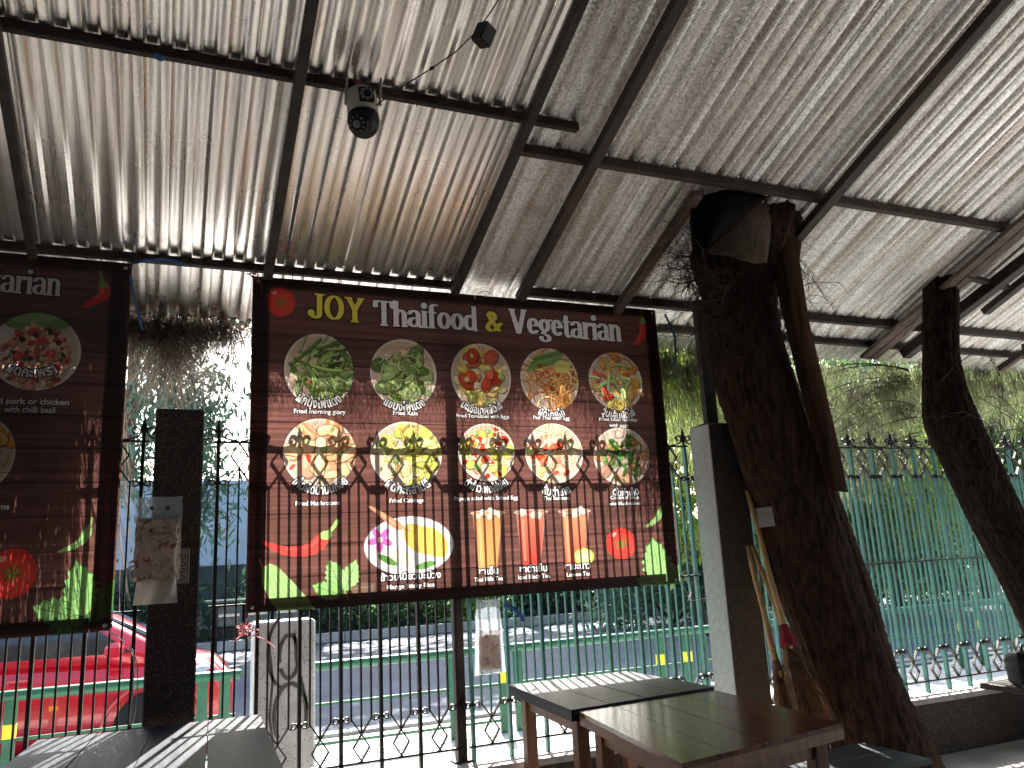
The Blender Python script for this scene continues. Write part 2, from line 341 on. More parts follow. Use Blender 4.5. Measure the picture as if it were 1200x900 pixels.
rafter(5.52, 2.9, 3.9, .07, .05, 'steel'); rafter(5.3, 3.3, 4.4, .09, .08, 'steel', 5.22); rafter(6.6, 1.5, 4.52, .06, .05, 'rust', 6.45); rafter(8.0, -2.7, 4.5, .06, .05, 'rust')
roofpart('tie_bar', MB().beam((5.07, 3.69, rz(3.69)-.06), (5.59, 3.75, rz(3.75)-.06), .05, .03), M['steel'])
# small screws on the right purlin, wire hooks
sme = MB().lathe([(.011, 0), (.011, .003), (.006, .004), (.006, .010)], n=8).mesh('screw', M['chrome'])
for x in np.arange(2.0, 7, .21): inst('screw', sme, roof, (x, 3.29-4.2, rz(3.29)+.012), (math.pi, 0, 0))
for x, Y in ((-.25, 3.162), (.33, 3.162), (.55, 4.305), (-.2, 4.305), (.94, 3.162), (.8, 4.305), (1.2, 4.305)):
    roofpart('hook', MB().tube([(x, Y-.02, rz(Y)+.03), (x+.004, Y-.024, rz(Y)-.02), (x+.001, Y-.026, rz(Y)-.055)], .0022, 5), M['steel'])
# steel posts carrying the roof
def post(x, y, z0, z1, wx, wy, label, mat='rust'):
    e = empty('steel_post', (x, y, z0), label=label, cat='post')
    MB().box((0, 0, (z1-z0)/2), (wx, wy, z1-z0), bev=.004).build('shaft', M[mat], e)
    MB().box((0, 0, .004), (wx+.05, wy+.03, .008)).build('base_plate', M['steel'], e); return e
post(1.475, 4.40, .365, 2.95, .055, .05, 'slim brown steel post rising from the low wall behind the large menu banner', 'rust')
post(3.165, 4.19, 2.185, 3.02, .085, .05, 'short steel post standing on top of the grey terrazzo pillar', 'steel')
post(6.62, 4.36, .37, 2.98, .07, .06, 'dark steel post at the right end of the fence', 'steel')

# ------------------------------------------------------------------ iron fence
FY, FS = 4.355, .2075
def fence_kit(pre, mat, orn, S):
    h = S/4; K = {}
    K['post'] = MB().box((0, 0, 1.22), (.017, .030, 1.72)).mesh('post', mat)
    K['side'] = MB().box((0, 0, 1.25), (.0085, .019, 1.21)).mesh('picket', mat)
    K['mid'] = MB().box((0, 0, 1.26), (.0085, .019, 1.355)).mesh('picket', mat)
    def flip(pts): return [(x, 2.51-z) for x, z in pts]
    br = [(-S/2, 1.937), (-h, 1.862)]; br2 = [(h, 1.862), (S/2, 1.937)]
    K['braces'] = [MB().strap(q, .007, .022).mesh('brace', orn) for q in (br, br2, flip(br), flip(br2))]
    def scr(sg):
        p = [(sg*h, 1.845), (sg*h, 1.862)]
        for k in range(9):
            a = math.pi*k/8; p.append((sg*(h*.62+h*.38*math.cos(a)), 1.862+.012*math.sin(a)))
        for k in range(7):
            a = math.pi+math.pi*1.25*k/6; rr = .36-.03*k; p.append((sg*(h*.56+h*rr*math.cos(a)*.9), 1.860+.013*math.sin(a)))
        return p
    K['scrolls'] = [MB().strap(q, .006, .022).mesh('scroll', orn) for q in (scr(-1), scr(1), flip(scr(-1)), flip(scr(1)))]
    K['collars'] = [MB().box((0, 0, z), (.028, .042, .016)).mesh('collar', orn) for z in (1.858, 2.51-1.858)]
    dm = [(0, 1.937), (.042, 2.0), (0, 2.063), (-.042, 2.0), (0, 1.937)]
    m = MB()
    for a, b in zip(dm[:-1], dm[1:]): m.strap([a, b], .007, .020)
    K['diaT'] = m.mesh('diamond', orn)
    m = MB(); dmb = flip(dm)
    for a, b in zip(dmb[:-1], dmb[1:]): m.strap([a, b], .007, .020)
    K['diaB'] = m.mesh('diamond', orn)
    # finial: spear point and two curls springing from the rail
    m = MB().lathe([(.006, 2.08), (.010, 2.10), (.007, 2.112), (.017, 2.128), (.011, 2.155), (.0015, 2.195)], n=6, smooth=False)
    for sg in (-1, 1):
        p = [(sg*.098, 2.076), (sg*.070, 2.080), (sg*.040, 2.088), (sg*.021, 2.100), (sg*.016, 2.112)]
        for k in range(12):
            a = math.pi - 1.55*math.pi*k/11; rr = .022*(1-.045*k); p.append((sg*(.038+rr*math.cos(a)), 2.122+rr*math.sin(a)))
        m.strap(p, .0065, .020)
    K['fin'] = m.mesh('finial', orn); return K
KB = fence_kit('b', M['iron'], M['iron'], FS); KT = fence_kit('t', M['teal'], M['iron'], FS)
def fence(x0, n, K, label, S=FS, railmat='iron', phase_mid=True):
    e = empty('iron_fence', (x0, FY, 0), label=label, cat='fence', group='iron fence sections on the low wall')
    L = n*S
    for z, t in ((2.070, .009), (1.252, .008), (.44, .011)):
        MB().box((L/2, 0, z), (L+.05, .030, t)).build('rail', M[railmat], e)
    for i in range(n+1):
        X = i*S
        inst('post', K['post'], e, (X, 0, 0)); inst('finial', K['fin'], e, (X, 0, 0))
        for q in K['scrolls']: inst('scroll', q, e, (X, 0, 0))
        for q in K['collars']: inst('collar', q, e, (X, 0, 0))
        for k_, q in enumerate(K['braces']):
            if (i > 0 or k_ % 2) and (i < n or k_ % 2 == 0): inst('brace', q, e, (X, 0, 0))
        if i < n:
            inst('picket', K['side'], e, (X+S/4, 0, 0)); inst('picket', K['mid'], e, (X+S/2, 0, 0)); inst('picket', K['side'], e, (X+3*S/4, 0, 0))
            inst('diamond', K['diaT'], e, (X+S/2, 0, 0)); inst('diamond', K['diaB'], e, (X+S/2, 0, 0))
    return e
fence(-.152-12*FS, 12, KB, 'black iron fence section left of the dark terrazzo pillar, in front of the red car')
fence(.20, 6, KB, 'black iron fence section between the dark terrazzo pillar and the gate post')
fence(1.53, 7, fence_kit('u', M['teal'], M['iron'], .2175), 'teal barred iron fence section behind the pushed together tables', S=.2175)
fence(3.43, 26, KT, 'teal barred iron fence section on the right, behind the two tree trunks')

# ------------------------------------------------------------------ pillars
def pillar(x, y, wx, wy, h, label, mats, name='pillar'):
    e = empty(name, (x, y, 0), label=label, cat='pillar')
    MB().box((0, 0, h/2), (wx, wy, h), bev=.006).build('shaft', mats, e); return e
pillar(.013, 4.37, .224, .22, 2.222, 'dark speckled terrazzo pillar with a flat top, standing between the two menu banners', M['terrazzo'])
M['lit_side'] = pm('lit_side_tone', (.50, .50, .49), (.40, .40, .39), 30, .8, 0, .3, 120)  # lighter tone standing in for light on the pillar's left side
p2 = empty('pillar', (3.205, 4.205, 0), label='grey speckled terrazzo pillar beside the big leaning tree trunk', cat='pillar')
MB().box((0, 0, 1.092), (.25, .21, 2.184), bev=.006).build('shaft', M['terrazzo2'], p2); MB().box((-.128, 0, 1.09), (.006, .204, 2.17), bev=.002).build('lit_side_face', M['lit_side'], p2)  # thin pale face on the left: the light there is put into its colour
bo = empty('concrete_post', (.63, 5.15, 0), label='short grey concrete post with looping black graffiti, outside the fence below the large banner', cat='post')
MB().box((0, 0, .56), (.345, .25, 1.12), bev=.012).build('shaft', M['bollard'], bo)
def loop(cx, cz, rx, rz_, a0, a1, n=26): return [(cx+rx*math.cos(a0+(a1-a0)*k/n), -.1275, cz+rz_*math.sin(a0+(a1-a0)*k/n)) for k in range(n+1)]
def ribbon(m, path, wd):
    P = [Vector(p) for p in path]; vs = []
    for i, p in enumerate(P):
        d = (P[min(i+1, len(P)-1)]-P[max(i-1, 0)]).normalized(); q = Vector((-d.z, 0, d.x))*wd/2
        vs += [p+q, p-q]
    m.add(vs, [(2*i, 2*i+1, 2*i+3, 2*i+2) for i in range(len(P)-1)])
g = MB()
ribbon(g, loop(.02, .92, .055, .12, -2.6, 3.4), .022); ribbon(g, loop(.0, .95, .10, .20, 1.9, 4.5), .018)
ribbon(g, loop(.03, .60, .09, .17, -.4, 3.9), .022); ribbon(g, [(.05, -.1275, 1.05), (.06, -.1275, .9), (.10, -.1275, .75), (.13, -.1275, .62)], .015)
ribbon(g, [(-.10, -.1275, 1.06), (-.07, -.1275, .8), (-.085, -.1275, .6), (-.06, -.1275, .42)], .014)
g.build('graffiti', M['spray'], bo)

# ------------------------------------------------------------------ printed menu cloth (flat print drawn into an image)
PPM = 800
class Canvas:
    def __init__(s, x0, x1, z0, z1):
        s.x0, s.z0 = x0, z0; s.w = int((x1-x0)*PPM); s.h = int((z1-z0)*PPM); s.W, s.H = x1-x0, z1-z0
        yy, xx = np.mgrid[0:s.h, 0:s.w].astype(np.float32)
        n = np.zeros((s.h, s.w), np.float32); rg = np.random.default_rng(3)
        for k in range(40):
            f = rg.uniform(20, 260); n += np.sin(yy*f/s.h*2+rg.uniform(0, 6)+np.sin(xx*rg.uniform(.001, .006)+rg.uniform(0, 6))*rg.uniform(.5, 3))/9
        plank = (yy/128).astype(int); off = np.array([rg.uniform(-.12, .12) for _ in range(40)])[plank]
        v = 1+.16*n+off; seam = np.minimum((yy % 128), 128-(yy % 128)); v *= np.where(seam < 2.2, .45, 1)
        v *= 1+.05*rg.standard_normal((s.h, s.w))
        base = np.array([.33, .185, .16], np.float32); s.im = np.clip(base[None, None]*v[..., None], .02, 1)
    def px(s, x, y):      # photograph pixel -> canvas pixel, on the cloth plane
        p = at(x, y, Y=4.305); return (p.x-s.x0)*PPM, s.h-(p.z-s.z0)*PPM
    def scale(s, x, y):
        a = s.px(x-5, y); b = s.px(x+5, y); c = s.px(x, y-5); d = s.px(x, y+5)
        return (b[0]-a[0])/10, (d[1]-c[1])/10
    def paint(s, x0, y0, mask, col):
        h, w_ = mask.shape; X0, Y0 = max(0, x0), max(0, y0); X1, Y1 = min(s.w, x0+w_), min(s.h, y0+h)
        if X1 <= X0 or Y1 <= Y0: return
        m = mask[Y0-y0:Y1-y0, X0-x0:X1-x0, None]; r = s.im[Y0:Y1, X0:X1]; s.im[Y0:Y1, X0:X1] = r*(1-m)+np.array(col, np.float32)*m
    def ell(s, cx, cy, rx, ry, col, a=0., alpha=1., clip=None):
        R_ = int(max(rx, ry))+3; x0, y0 = int(cx)-R_, int(cy)-R_; yy, xx = np.mgrid[0:2*R_+1, 0:2*R_+1].astype(np.float32)
        dx = xx+x0-cx; dy = yy+y0-cy; c, n = math.cos(a), math.sin(a); u = (dx*c+dy*n)/rx; v = (-dx*n+dy*c)/ry; q = np.sqrt(u*u+v*v)
        m = np.clip((1-q)*min(rx, ry)+.5, 0, 1)*alpha
        if clip: m = m*np.clip((1-np.sqrt(((xx+x0-clip[0])/clip[2])**2+((yy+y0-clip[1])/clip[3])**2))*clip[2]+.5, 0, 1)
        s.paint(x0, y0, m, col)
    def stroke(s, pts, rx, ry, col, alpha=1., clip=None, ret=False):
        P = np.array(pts, float); mx = max(rx, ry)+3; x0, y0 = (P.min(0)-mx).astype(int); x1, y1 = (P.max(0)+mx).astype(int)
        yy, xx = np.mgrid[y0:y1+1, x0:x1+1].astype(np.float32); best = np.full(xx.shape, 9., np.float32)
        for a, b in zip(P[:-1], P[1:]):
            ax, ay = (b[0]-a[0])/rx, (b[1]-a[1])/ry; l = ax*ax+ay*ay+1e-9; px, py = (xx-a[0])/rx, (yy-a[1])/ry
            t = np.clip((px*ax+py*ay)/l, 0, 1); best = np.minimum(best, np.hypot(px-t*ax, py-t*ay))
        m = np.clip((1-best)*min(rx, ry)+.5, 0, 1)*alpha
        if clip: m = m*np.clip((1-np.sqrt(((xx-clip[0])/clip[2])**2+((yy-clip[1])/clip[3])**2))*clip[2]+.5, 0, 1)
        if ret: return x0, y0, m
        s.paint(x0, y0, m, col)
    def poly(s, pts, col, alpha=1.):
        P = np.array(pts, float); x0, y0 = (P.min(0)-2).astype(int); x1, y1 = (P.max(0)+2).astype(int); acc = 0
        for ox, oy in ((-.25, -.25), (.25, .25), (-.25, .25), (.25, -.25)):
            yy, xx = np.mgrid[y0:y1+1, x0:x1+1].astype(np.float32); xx = xx+ox; yy = yy+oy; ins = np.zeros(xx.shape, bool)
            for a, b in zip(P, np.roll(P, -1, 0)):
                if a[1] == b[1]: continue
                c = (a[1] > yy) != (b[1] > yy); ins ^= c & (xx < (b[0]-a[0])*(yy-a[1])/(b[1]-a[1])+a[0])
            acc = acc+ins
        s.paint(x0, y0, acc*.25*alpha, col)
    def mask_text(s, txt, hgt, bold=.012, arc=None, maxw=None):
        cu = bpy.data.curves.new('t', 'FONT'); cu.body = txt; cu.size = 1; cu.offset = bold; cu.resolution_u = 4; cu.align_x = 'CENTER'
        ob = bpy.data.objects.new('t', cu); SC.collection.objects.link(ob); dg = bpy.context.evaluated_depsgraph_get(); me = ob.evaluated_get(dg).to_mesh()
        me.calc_loop_triangles(); V = np.array([v.co[:2] for v in me.vertices], float).reshape(-1, 2); T = np.array([t.vertices[:] for t in me.loop_triangles]).reshape(-1, 3)
        bpy.data.objects.remove(ob); bpy.data.curves.remove(cu)
        if len(V) == 0: return None
        V = V*hgt/.72; V[:, 0] -= (V[:, 0].min()+V[:, 0].max())/2
        wd = V[:, 0].max()*2
        if maxw: V[:, 0] *= maxw/wd
        if arc:
            ph = V[:, 0]/arc; rr = arc-V[:, 1]; V = np.stack([rr*np.sin(ph), rr*np.cos(ph)], 1)
        else: V = V*np.array([1, -1])
        SS = 2; x0, y0 = np.floor(V.min(0)).astype(int)-8; x1, y1 = np.ceil(V.max(0)).astype(int)+8
        G = np.zeros(((y1-y0)*SS, (x1-x0)*SS), bool); Q = (V-[x0, y0])*SS
        for t in T:
            A, B, C_ = Q[t]; bx0, by0 = np.floor(np.minimum(np.minimum(A, B), C_)).astype(int); bx1, by1 = np.ceil(np.maximum(np.maximum(A, B), C_)).astype(int)+1
            yy, xx = np.mgrid[by0:by1, bx0:bx1]; xx = xx+.5; yy = yy+.5
            d = lambda p, q: (q[0]-p[0])*(yy-p[1])-(q[1]-p[1])*(xx-p[0])
            a, b, c = d(A, B), d(B, C_), d(C_, A); G[by0:by1, bx0:bx1] |= ((a >= 0) & (b >= 0) & (c >= 0)) | ((a <= 0) & (b <= 0) & (c <= 0))
        m = G.reshape(y1-y0, SS, x1-x0, SS).mean((1, 3)).astype(np.float32); return x0, y0, m
    def put(s, x0, y0, m, col, out=3, shadow=(.015, .01, .01)):
        k = int(out)+1; pad = np.pad(m, k); o = np.zeros_like(pad)
        for dy in range(-k, k+1):
            for dx in range(-k, k+1):
                if dx*dx+dy*dy <= out*out+.5: o = np.maximum(o, np.roll(np.roll(pad, dy, 0), dx, 1))
        if out: s.paint(x0-k, y0-k, o, shadow)
        s.paint(x0, y0, m, col)
    def text(s, txt, x, y, hpx, col=(.93, .9, .9), bold=.02, wpx=None, arc_px=None, out=3):
        cx, cy = s.px(x, y); sx, sy = s.scale(x, y); r = s.mask_text(txt, hpx*sy, bold, arc_px*sx if arc_px else None, wpx*sx if wpx else None)
        if r is None: return
        x0, y0, m = r
        if arc_px: s.put(int(cx)+x0, int(cy-arc_px*sy)+y0, m, col, out)
        else: s.put(int(cx)+x0, int(cy)+y0, m, col, out)
    def image(s, name):
        im = bpy.data.images.new(name, s.w, s.h, alpha=False); a = np.ones((s.h, s.w, 4), np.float32); q_ = s.im[::-1]; q_ = q_*.80+q_.mean(-1, keepdims=True)*.20; q_ = q_*(1-.24*q_); a[..., :3] = np.clip(q_*.86, 0, 1)
        im.pixels.foreach_set(a.ravel()); im.update(); return im
rg = random.Random(5)
def J(c, k=.08): 
    d = rg.uniform(-k, k); return tuple(min(1, max(0, v+d+rg.uniform(-k/3, k/3))) for v in c)
def dish(cv, x, y, rx, ry, kind):
    cx, cy = cv.px(x, y); sx, sy = cv.scale(x, y); RX, RY = rx*sx, ry*sy; cl = (cx, cy, RX, RY)
    cv.ell(cx, cy, RX+2, RY+2, (.05, .03, .03)); cv.ell(cx, cy, RX, RY, (.80, .70, .62))
    cv.ell(cx, cy, RX*.93, RY*.93, (.66, .52, .42), alpha=.6)
    def blob(n, cols, s0, s1, asp=(.4, 1), spread=.86, hl=True, dy=0.):
        for _ in range(n):
            a = rg.uniform(0, 6.28); q = math.sqrt(rg.random())*spread; ex, ey = cx+RX*q*math.cos(a), cy+RY*(q*math.sin(a)+dy); r = rg.uniform(s0, s1)*RX; k = rg.uniform(*asp); an = rg.uniform(0, 3.14); c = J(rg.choice(cols))
            cv.ell(ex+r*.12, ey+r*.16, r*1.08, r*k*1.12, tuple(v*.35 for v in c), an, .6, cl); cv.ell(ex, ey, r, r*k, c, an, 1, cl)
            if hl: cv.ell(ex-r*.2, ey-r*.2*k, r*.45, r*k*.35, tuple(min(1, v*1.35+.05) for v in c), an, .55, cl)
    def strands(n, cols, wd, ln, bend=.5, ang=None, hl=True):
        for _ in range(n):
            a = rg.uniform(0, 6.28); q = math.sqrt(rg.random())*.8; ex, ey = cx+RX*q*math.cos(a), cy+RY*q*math.sin(a); t = ang+rg.gauss(0, .5) if ang is not None else rg.uniform(0, 6.28); pts = []; L = rg.uniform(.5, 1)*ln*RX; b = rg.uniform(-bend, bend)
            for k in range(6): pts.append((ex, ey)); ex += math.cos(t)*L/5; ey += math.sin(t)*L/5; t += b/2
            c = J(rg.choice(cols)); w_ = rg.uniform(.7, 1.1)*wd*RX
            cv.stroke([(p[0]+1, p[1]+2) for p in pts], w_*1.25, w_*1.25, tuple(v*.3 for v in c), .65, cl); cv.stroke(pts, w_, w_, c, 1, cl)
            if hl: cv.stroke([(p[0]-w_*.2, p[1]-w_*.3) for p in pts], w_*.35, w_*.35, tuple(min(1, v*1.4+.05) for v in c), .6, cl)
    G1, G2, G3 = (.33, .42, .17), (.48, .58, .28), (.18, .27, .11); OR, RD, YL, CR = (.85, .45, .16), (.78, .17, .08), (.88, .70, .25), (.85, .72, .55)
    if kind == 'glory': strands(60, [G1, G2, G3], .045, 1.2, .4, -.5); blob(14, [CR, (.7, .5, .3), RD], .04, .09, dy=.35, spread=.4); strands(22, [G2, G1], .05, 1.1, .4, .5)
    elif kind == 'kale': blob(10, [(.75, .55, .35), CR], .1, .2); blob(34, [G1, G2, (.5, .6, .28), (.55, .66, .35)], .14, .30, (.45, .8)); blob(5, [RD], .05, .08, (.2, .4)); strands(24, [(.62, .72, .4)], .015, .4, .8)
    elif kind == 'tomegg': blob(16, [YL, (.9, .76, .35)], .15, .28); blob(18, [YL, OR, (.93, .8, .45), (.6, .6, .25)], .1, .22); blob(9, [RD, (.85, .25, .12)], .16, .3, (.4, .85)); blob(12, [CR, (.6, .66, .3), YL], .06, .12)
    elif kind == 'padthai':
        blob(12, [OR, (.75, .4, .18)], .15, .3, dy=.15); strands(90, [OR, (.9, .55, .25), (.75, .35, .15), (.95, .65, .35)], .028, .9, 1.3)
        for k in range(7): ax, ay = cx-RX*.75+k*RX*.05, cy-RY*(.25+.07*k); cv.stroke([(ax, ay), (ax+RX*1.05, ay-RY*.32)], RX*.04, RX*.04, J((.35, .5, .2)), 1, cl)
        cv.ell(cx+RX*.45, cy-RY*.42, RX*.28, RY*.2, (.8, .78, .3), 0, 1, cl); blob(8, [RD, (.6, .2, .1)], .04, .09, dy=-.05, spread=.5)
    elif kind == 'noodle': strands(40, [(.7, .42, .2), (.8, .55, .3)], .03, .8, 1.2); blob(24, [YL, (.85, .6, .2), OR], .1, .22); blob(8, [RD, (.85, .3, .1)], .1, .22, (.3, .5)); strands(12, [G2, (.7, .78, .5)], .05, .7, .5)
    elif kind == 'mushroom': blob(18, [(.92, .56, .34), (.93, .64, .42), (.84, .44, .28)], .2, .42, (.4, .7)); blob(6, [(.75, .15, .12)], .08, .16, (.3, .6)); strands(12, [(.94, .66, .44), (.86, .52, .32)], .13, .9, .8); blob(5, [G2], .06, .1)
    elif kind == 'cabbage': blob(26, [(.78, .74, .25), (.7, .72, .25), (.85, .8, .4), (.6, .66, .2)], .16, .38, (.35, .7)); strands(34, [(.86, .84, .5), (.7, .7, .25), (.55, .4, .15)], .03, .6, .8); blob(5, [G1, OR], .05, .1)
    elif kind == 'salad': blob(26, [YL, (.75, .65, .2), (.6, .6, .2)], .1, .24); blob(16, [RD, (.7, .12, .1)], .06, .16, (.3, .9)); blob(14, [CR, (.9, .85, .6), G2], .06, .14); strands(20, [(.9, .8, .5), RD], .02, .4, 1)
    elif kind == 'somtam': strands(70, [(.92, .6, .4), (.95, .75, .55), (.88, .4, .25), (.9, .85, .5)], .035, .7, .9); blob(12, [RD, (.9, .3, .2)], .08, .18); blob(8, [(.7, .74, .3), CR], .07, .14)
    elif kind == 'soup': blob(20, [(.75, .5, .4), (.8, .58, .48), (.6, .38, .28)], .12, .26, (.6, .9)); blob(8, [(.7, .45, .25)], .1, .2); strands(34, [G1, (.18, .38, .1), G3], .035, .35, 1.5); blob(10, [(.15, .33, .09), (.22, .45, .14)], .08, .2, (.4, .8), .45, dy=-.35)
    elif kind == 'pork':
        cv.ell(cx-RX*.75, cy-RY*.25, RX*.45, RY*.36, (.80, .72, .72), 0, 1, cl); cv.ell(cx+RX*.0, cy-RY*.82, RX*.8, RY*.32, (.40, .56, .24), -.05, 1, cl); cv.ell(cx-RX*.1, cy-RY*.86, RX*.55, RY*.12, (.55, .68, .38), -.05, .7, cl)
        blob(150, [(.85, .55, .42), (.80, .48, .36), (.72, .38, .28), (.9, .65, .5)], .05, .12, (.5, 1), .80, dy=.14); blob(34, [(.82, .18, .12), (.7, .12, .1)], .05, .12, (.4, .9), .78, dy=.14); blob(40, [(.25, .26, .12), (.3, .36, .16), (.15, .15, .1)], .03, .08, (.4, .9), .78, dy=.14)
    elif kind == 'orange': blob(40, [(.9, .55, .15), (.75, .4, .12), (.55, .3, .12), (.85, .7, .4)], .1, .3); strands(20, [(.7, .3, .08), (.9, .6, .2)], .03, .5, .8)
def leafshape(cv, x, y, s, ang, col, n=5):
    cx, cy = cv.px(x, y); sx, sy = cv.scale(x, y); pts = []
    half = [(0, 0), (.10, -.05), (.20, -.10), (.17, -.17), (.28, -.22), (.23, -.31), (.33, -.38), (.25, -.45), (.31, -.54), (.22, -.59), (.25, -.69), (.16, -.73), (.17, -.83), (.08, -.87), (0, -1)]
    full = half+[(-a, b) for a, b in half[::-1][1:-1]]
    for a, b in full: pts.append((cx+(a*math.cos(ang)-b*math.sin(ang))*s*sx, cy+(a*math.sin(ang)+b*math.cos(ang))*s*sy))
    mx_ = sum(p[0] for p in pts)/len(pts); my_ = sum(p[1] for p in pts)/len(pts); cv.poly([(mx_+(p[0]-mx_)*1.06, my_+(p[1]-my_)*1.05) for p in pts], tuple(v*.45 for v in col)); cv.poly(pts, col); T = lambda a, b: (cx+(a*math.cos(ang)-b*math.sin(ang))*s*sx, cy+(a*math.sin(ang)+b*math.cos(ang))*s*sy)
    dk = tuple(v*.6 for v in col); cv.stroke([T(0, .15), T(0, -.85)], 1.6, 1.6, dk)
    for k in (.25, .42, .6):
        for sg in (-1, 1): cv.stroke([T(0, -k), T(sg*.22, -k-.15)], 1.2, 1.2, dk, .8)
def chili(cv, pts, r, col, stem=(.35, .5, .2)):
    P = [cv.px(*p) for p in pts]; n = len(P); sx, _ = cv.scale(*pts[0])
    m = 40; Q = []
    for i in range(m+1):     # Catmull-Rom
        u = i/m*(n-1); k = min(int(u), n-2); t = u-k; a, b, c, d = P[max(k-1, 0)], P[k], P[k+1], P[min(k+2, n-1)]
        Q.append(tuple(.5*((2*b[j])+(-a[j]+c[j])*t+(2*a[j]-5*b[j]+4*c[j]-d[j])*t*t+(-a[j]+3*b[j]-3*c[j]+d[j])*t**3) for j in (0, 1)))
    for i, q in enumerate(Q):
        u = i/m; rr = r*sx*(min(1, .55+u*3) if u < .15 else 1)*(1-u)**.55+.8; cv.ell(q[0], q[1], rr, rr, col)
    for i, q in enumerate(Q[4:26]): u = i/m; cv.ell(q[0]-r*sx*.3, q[1]-r*sx*.3, r*sx*.16, r*sx*.16, tuple(min(1, v*1.3+.12) for v in col), 0, .35)
    d = (Q[0][0]-Q[4][0], Q[0][1]-Q[4][1]); l = math.hypot(*d)+1e-6; d = (d[0]/l, d[1]/l)
    cv.ell(Q[0][0], Q[0][1], r*sx*.75, r*sx*.6, stem); cv.stroke([Q[0], (Q[0][0]+d[0]*r*sx*1.5, Q[0][1]+d[1]*r*sx*1.3), (Q[0][0]+d[0]*r*sx*2.4-3, Q[0][1]+d[1]*r*sx*2.2-4)], r*sx*.25, r*sx*.25, stem)
def tomato(cv, x, y, r):
    cx, cy = cv.px(x, y); sx, sy = cv.scale(x, y); cv.ell(cx, cy, r*sx, r*sy*1.02, (.78, .12, .09)); cv.ell(cx+r*sx*.1, cy+r*sy*.12, r*sx*.8, r*sy*.8, (.86, .17, .13), 0, .8)
    for k in range(6):
        a = k*1.047+.3; cv.stroke([(cx, cy), (cx+math.cos(a)*r*sx*.36, cy+math.sin(a)*r*sy*.30)], r*sx*.07, r*sx*.07, (.40, .38, .12))
    cv.ell(cx-r*sx*.45, cy-r*sy*.6, r*sx*.2, r*sy*.12, (.95, .6, .55), -.5, .7)
# display capitals drawn with a broad nib: skeletons in a 0..1 box, y up
def arcp(cx, cy, rx, ry, a0, a1, n=14): return [(cx+rx*math.cos(R(a0+(a1-a0)*k/n)), cy+ry*math.sin(R(a0+(a1-a0)*k/n))) for k in range(n+1)]
GL = {
 'J': (.62, [[(.42, 1), (.42, .25)]+arcp(.26, .2, .16, .2, 0, -150), [(.24, 1), (.6, 1)]], [(.08, .2)]),
 'O': (.86, [arcp(.40, .5, .30, .48, 0, 360, 28)], []),
 'Y': (.80, [[(.14, 1), (.40, .5), (.40, 0)], [(.68, 1), (.40, .5)], [(.0, 1), (.26, 1)], [(.54, 1), (.78, 1)], [(.26, 0), (.54, 0)]], []),
 'T': (.78, [[(.38, 1), (.38, 0)], [(.02, 1), (.74, 1)], [(.03, 1), (.0, .76)], [(.73, 1), (.76, .76)], [(.24, 0), (.52, 0)]], []),
 'h': (.66, [[(.13, 1.04), (.13, 0)], [(.13, .45)]+arcp(.32, .48, .17, .2, 150, 0)+[(.49, 0)], [(.02, 1.04), (.13, 1.04)], [(.02, 0), (.24, 0)], [(.40, 0), (.60, 0)]], []),
 'a': (.60, [[(.06, .55)]+arcp(.26, .52, .19, .17, 150, 0)+[(.45, .08), (.54, .0)], arcp(.25, .19, .19, .18, 80, 350)], []),
 'i': (.30, [[(.13, .68), (.13, 0)], [(.02, .68), (.13, .68)], [(.02, 0), (.25, 0)]], [(.13, .93)]),
 'f': (.44, [[(.16, 0), (.16, .78)]+arcp(.30, .84, .14, .17, 180, 50), [(.02, .66), (.36, .66)], [(.03, 0), (.30, 0)]], []),
 'o': (.62, [arcp(.29, .34, .21, .33, 0, 360, 24)], []),
 'd': (.66, [arcp(.27, .33, .20, .31, 40, 320, 20), [(.48, 1.04), (.48, .04)], [(.38, 1.04), (.48, 1.04)], [(.48, 0), (.60, .0)]], []),
 'V': (.84, [[(.12, 1), (.40, .02)], [(.70, 1), (.42, .02)], [(.0, 1), (.26, 1)], [(.58, 1), (.80, 1)]], []),
 'e': (.58, [[(.08, .38), (.46, .38)]+arcp(.28, .36, .19, .31, 5, 320, 20)], []),
 'g': (.60, [arcp(.25, .42, .18, .24, 0, 360, 20), [(.30, .18), (.14, .08), (.30, .03)]+arcp(.26, -.12, .20, .14, 60, -200, 14), [(.42, .6), (.56, .66)]], []),
 't': (.42, [[(.17, .90), (.17, .12), (.26, .0), (.38, .06)], [(.02, .66), (.36, .66)]], []),
 'r': (.48, [[(.13, .68), (.13, 0)], [(.13, .45), (.24, .64), (.36, .68), (.42, .58)], [(.02, .68), (.13, .68)], [(.02, 0), (.26, 0)]], []),
 'n': (.66, [[(.13, .68), (.13, 0)], [(.13, .45)]+arcp(.32, .48, .17, .2, 150, 0)+[(.49, 0)], [(.02, .68), (.13, .68)], [(.02, 0), (.24, 0)], [(.40, 0), (.60, 0)]], []),
 '&': (.80, [[(.70, .42), (.44, .05), (.22, .0), (.10, .18), (.22, .42), (.46, .66), (.42, .90), (.28, .98), (.18, .84), (.26, .62), (.62, .04)]], []), ' ': (.30, [], [])}
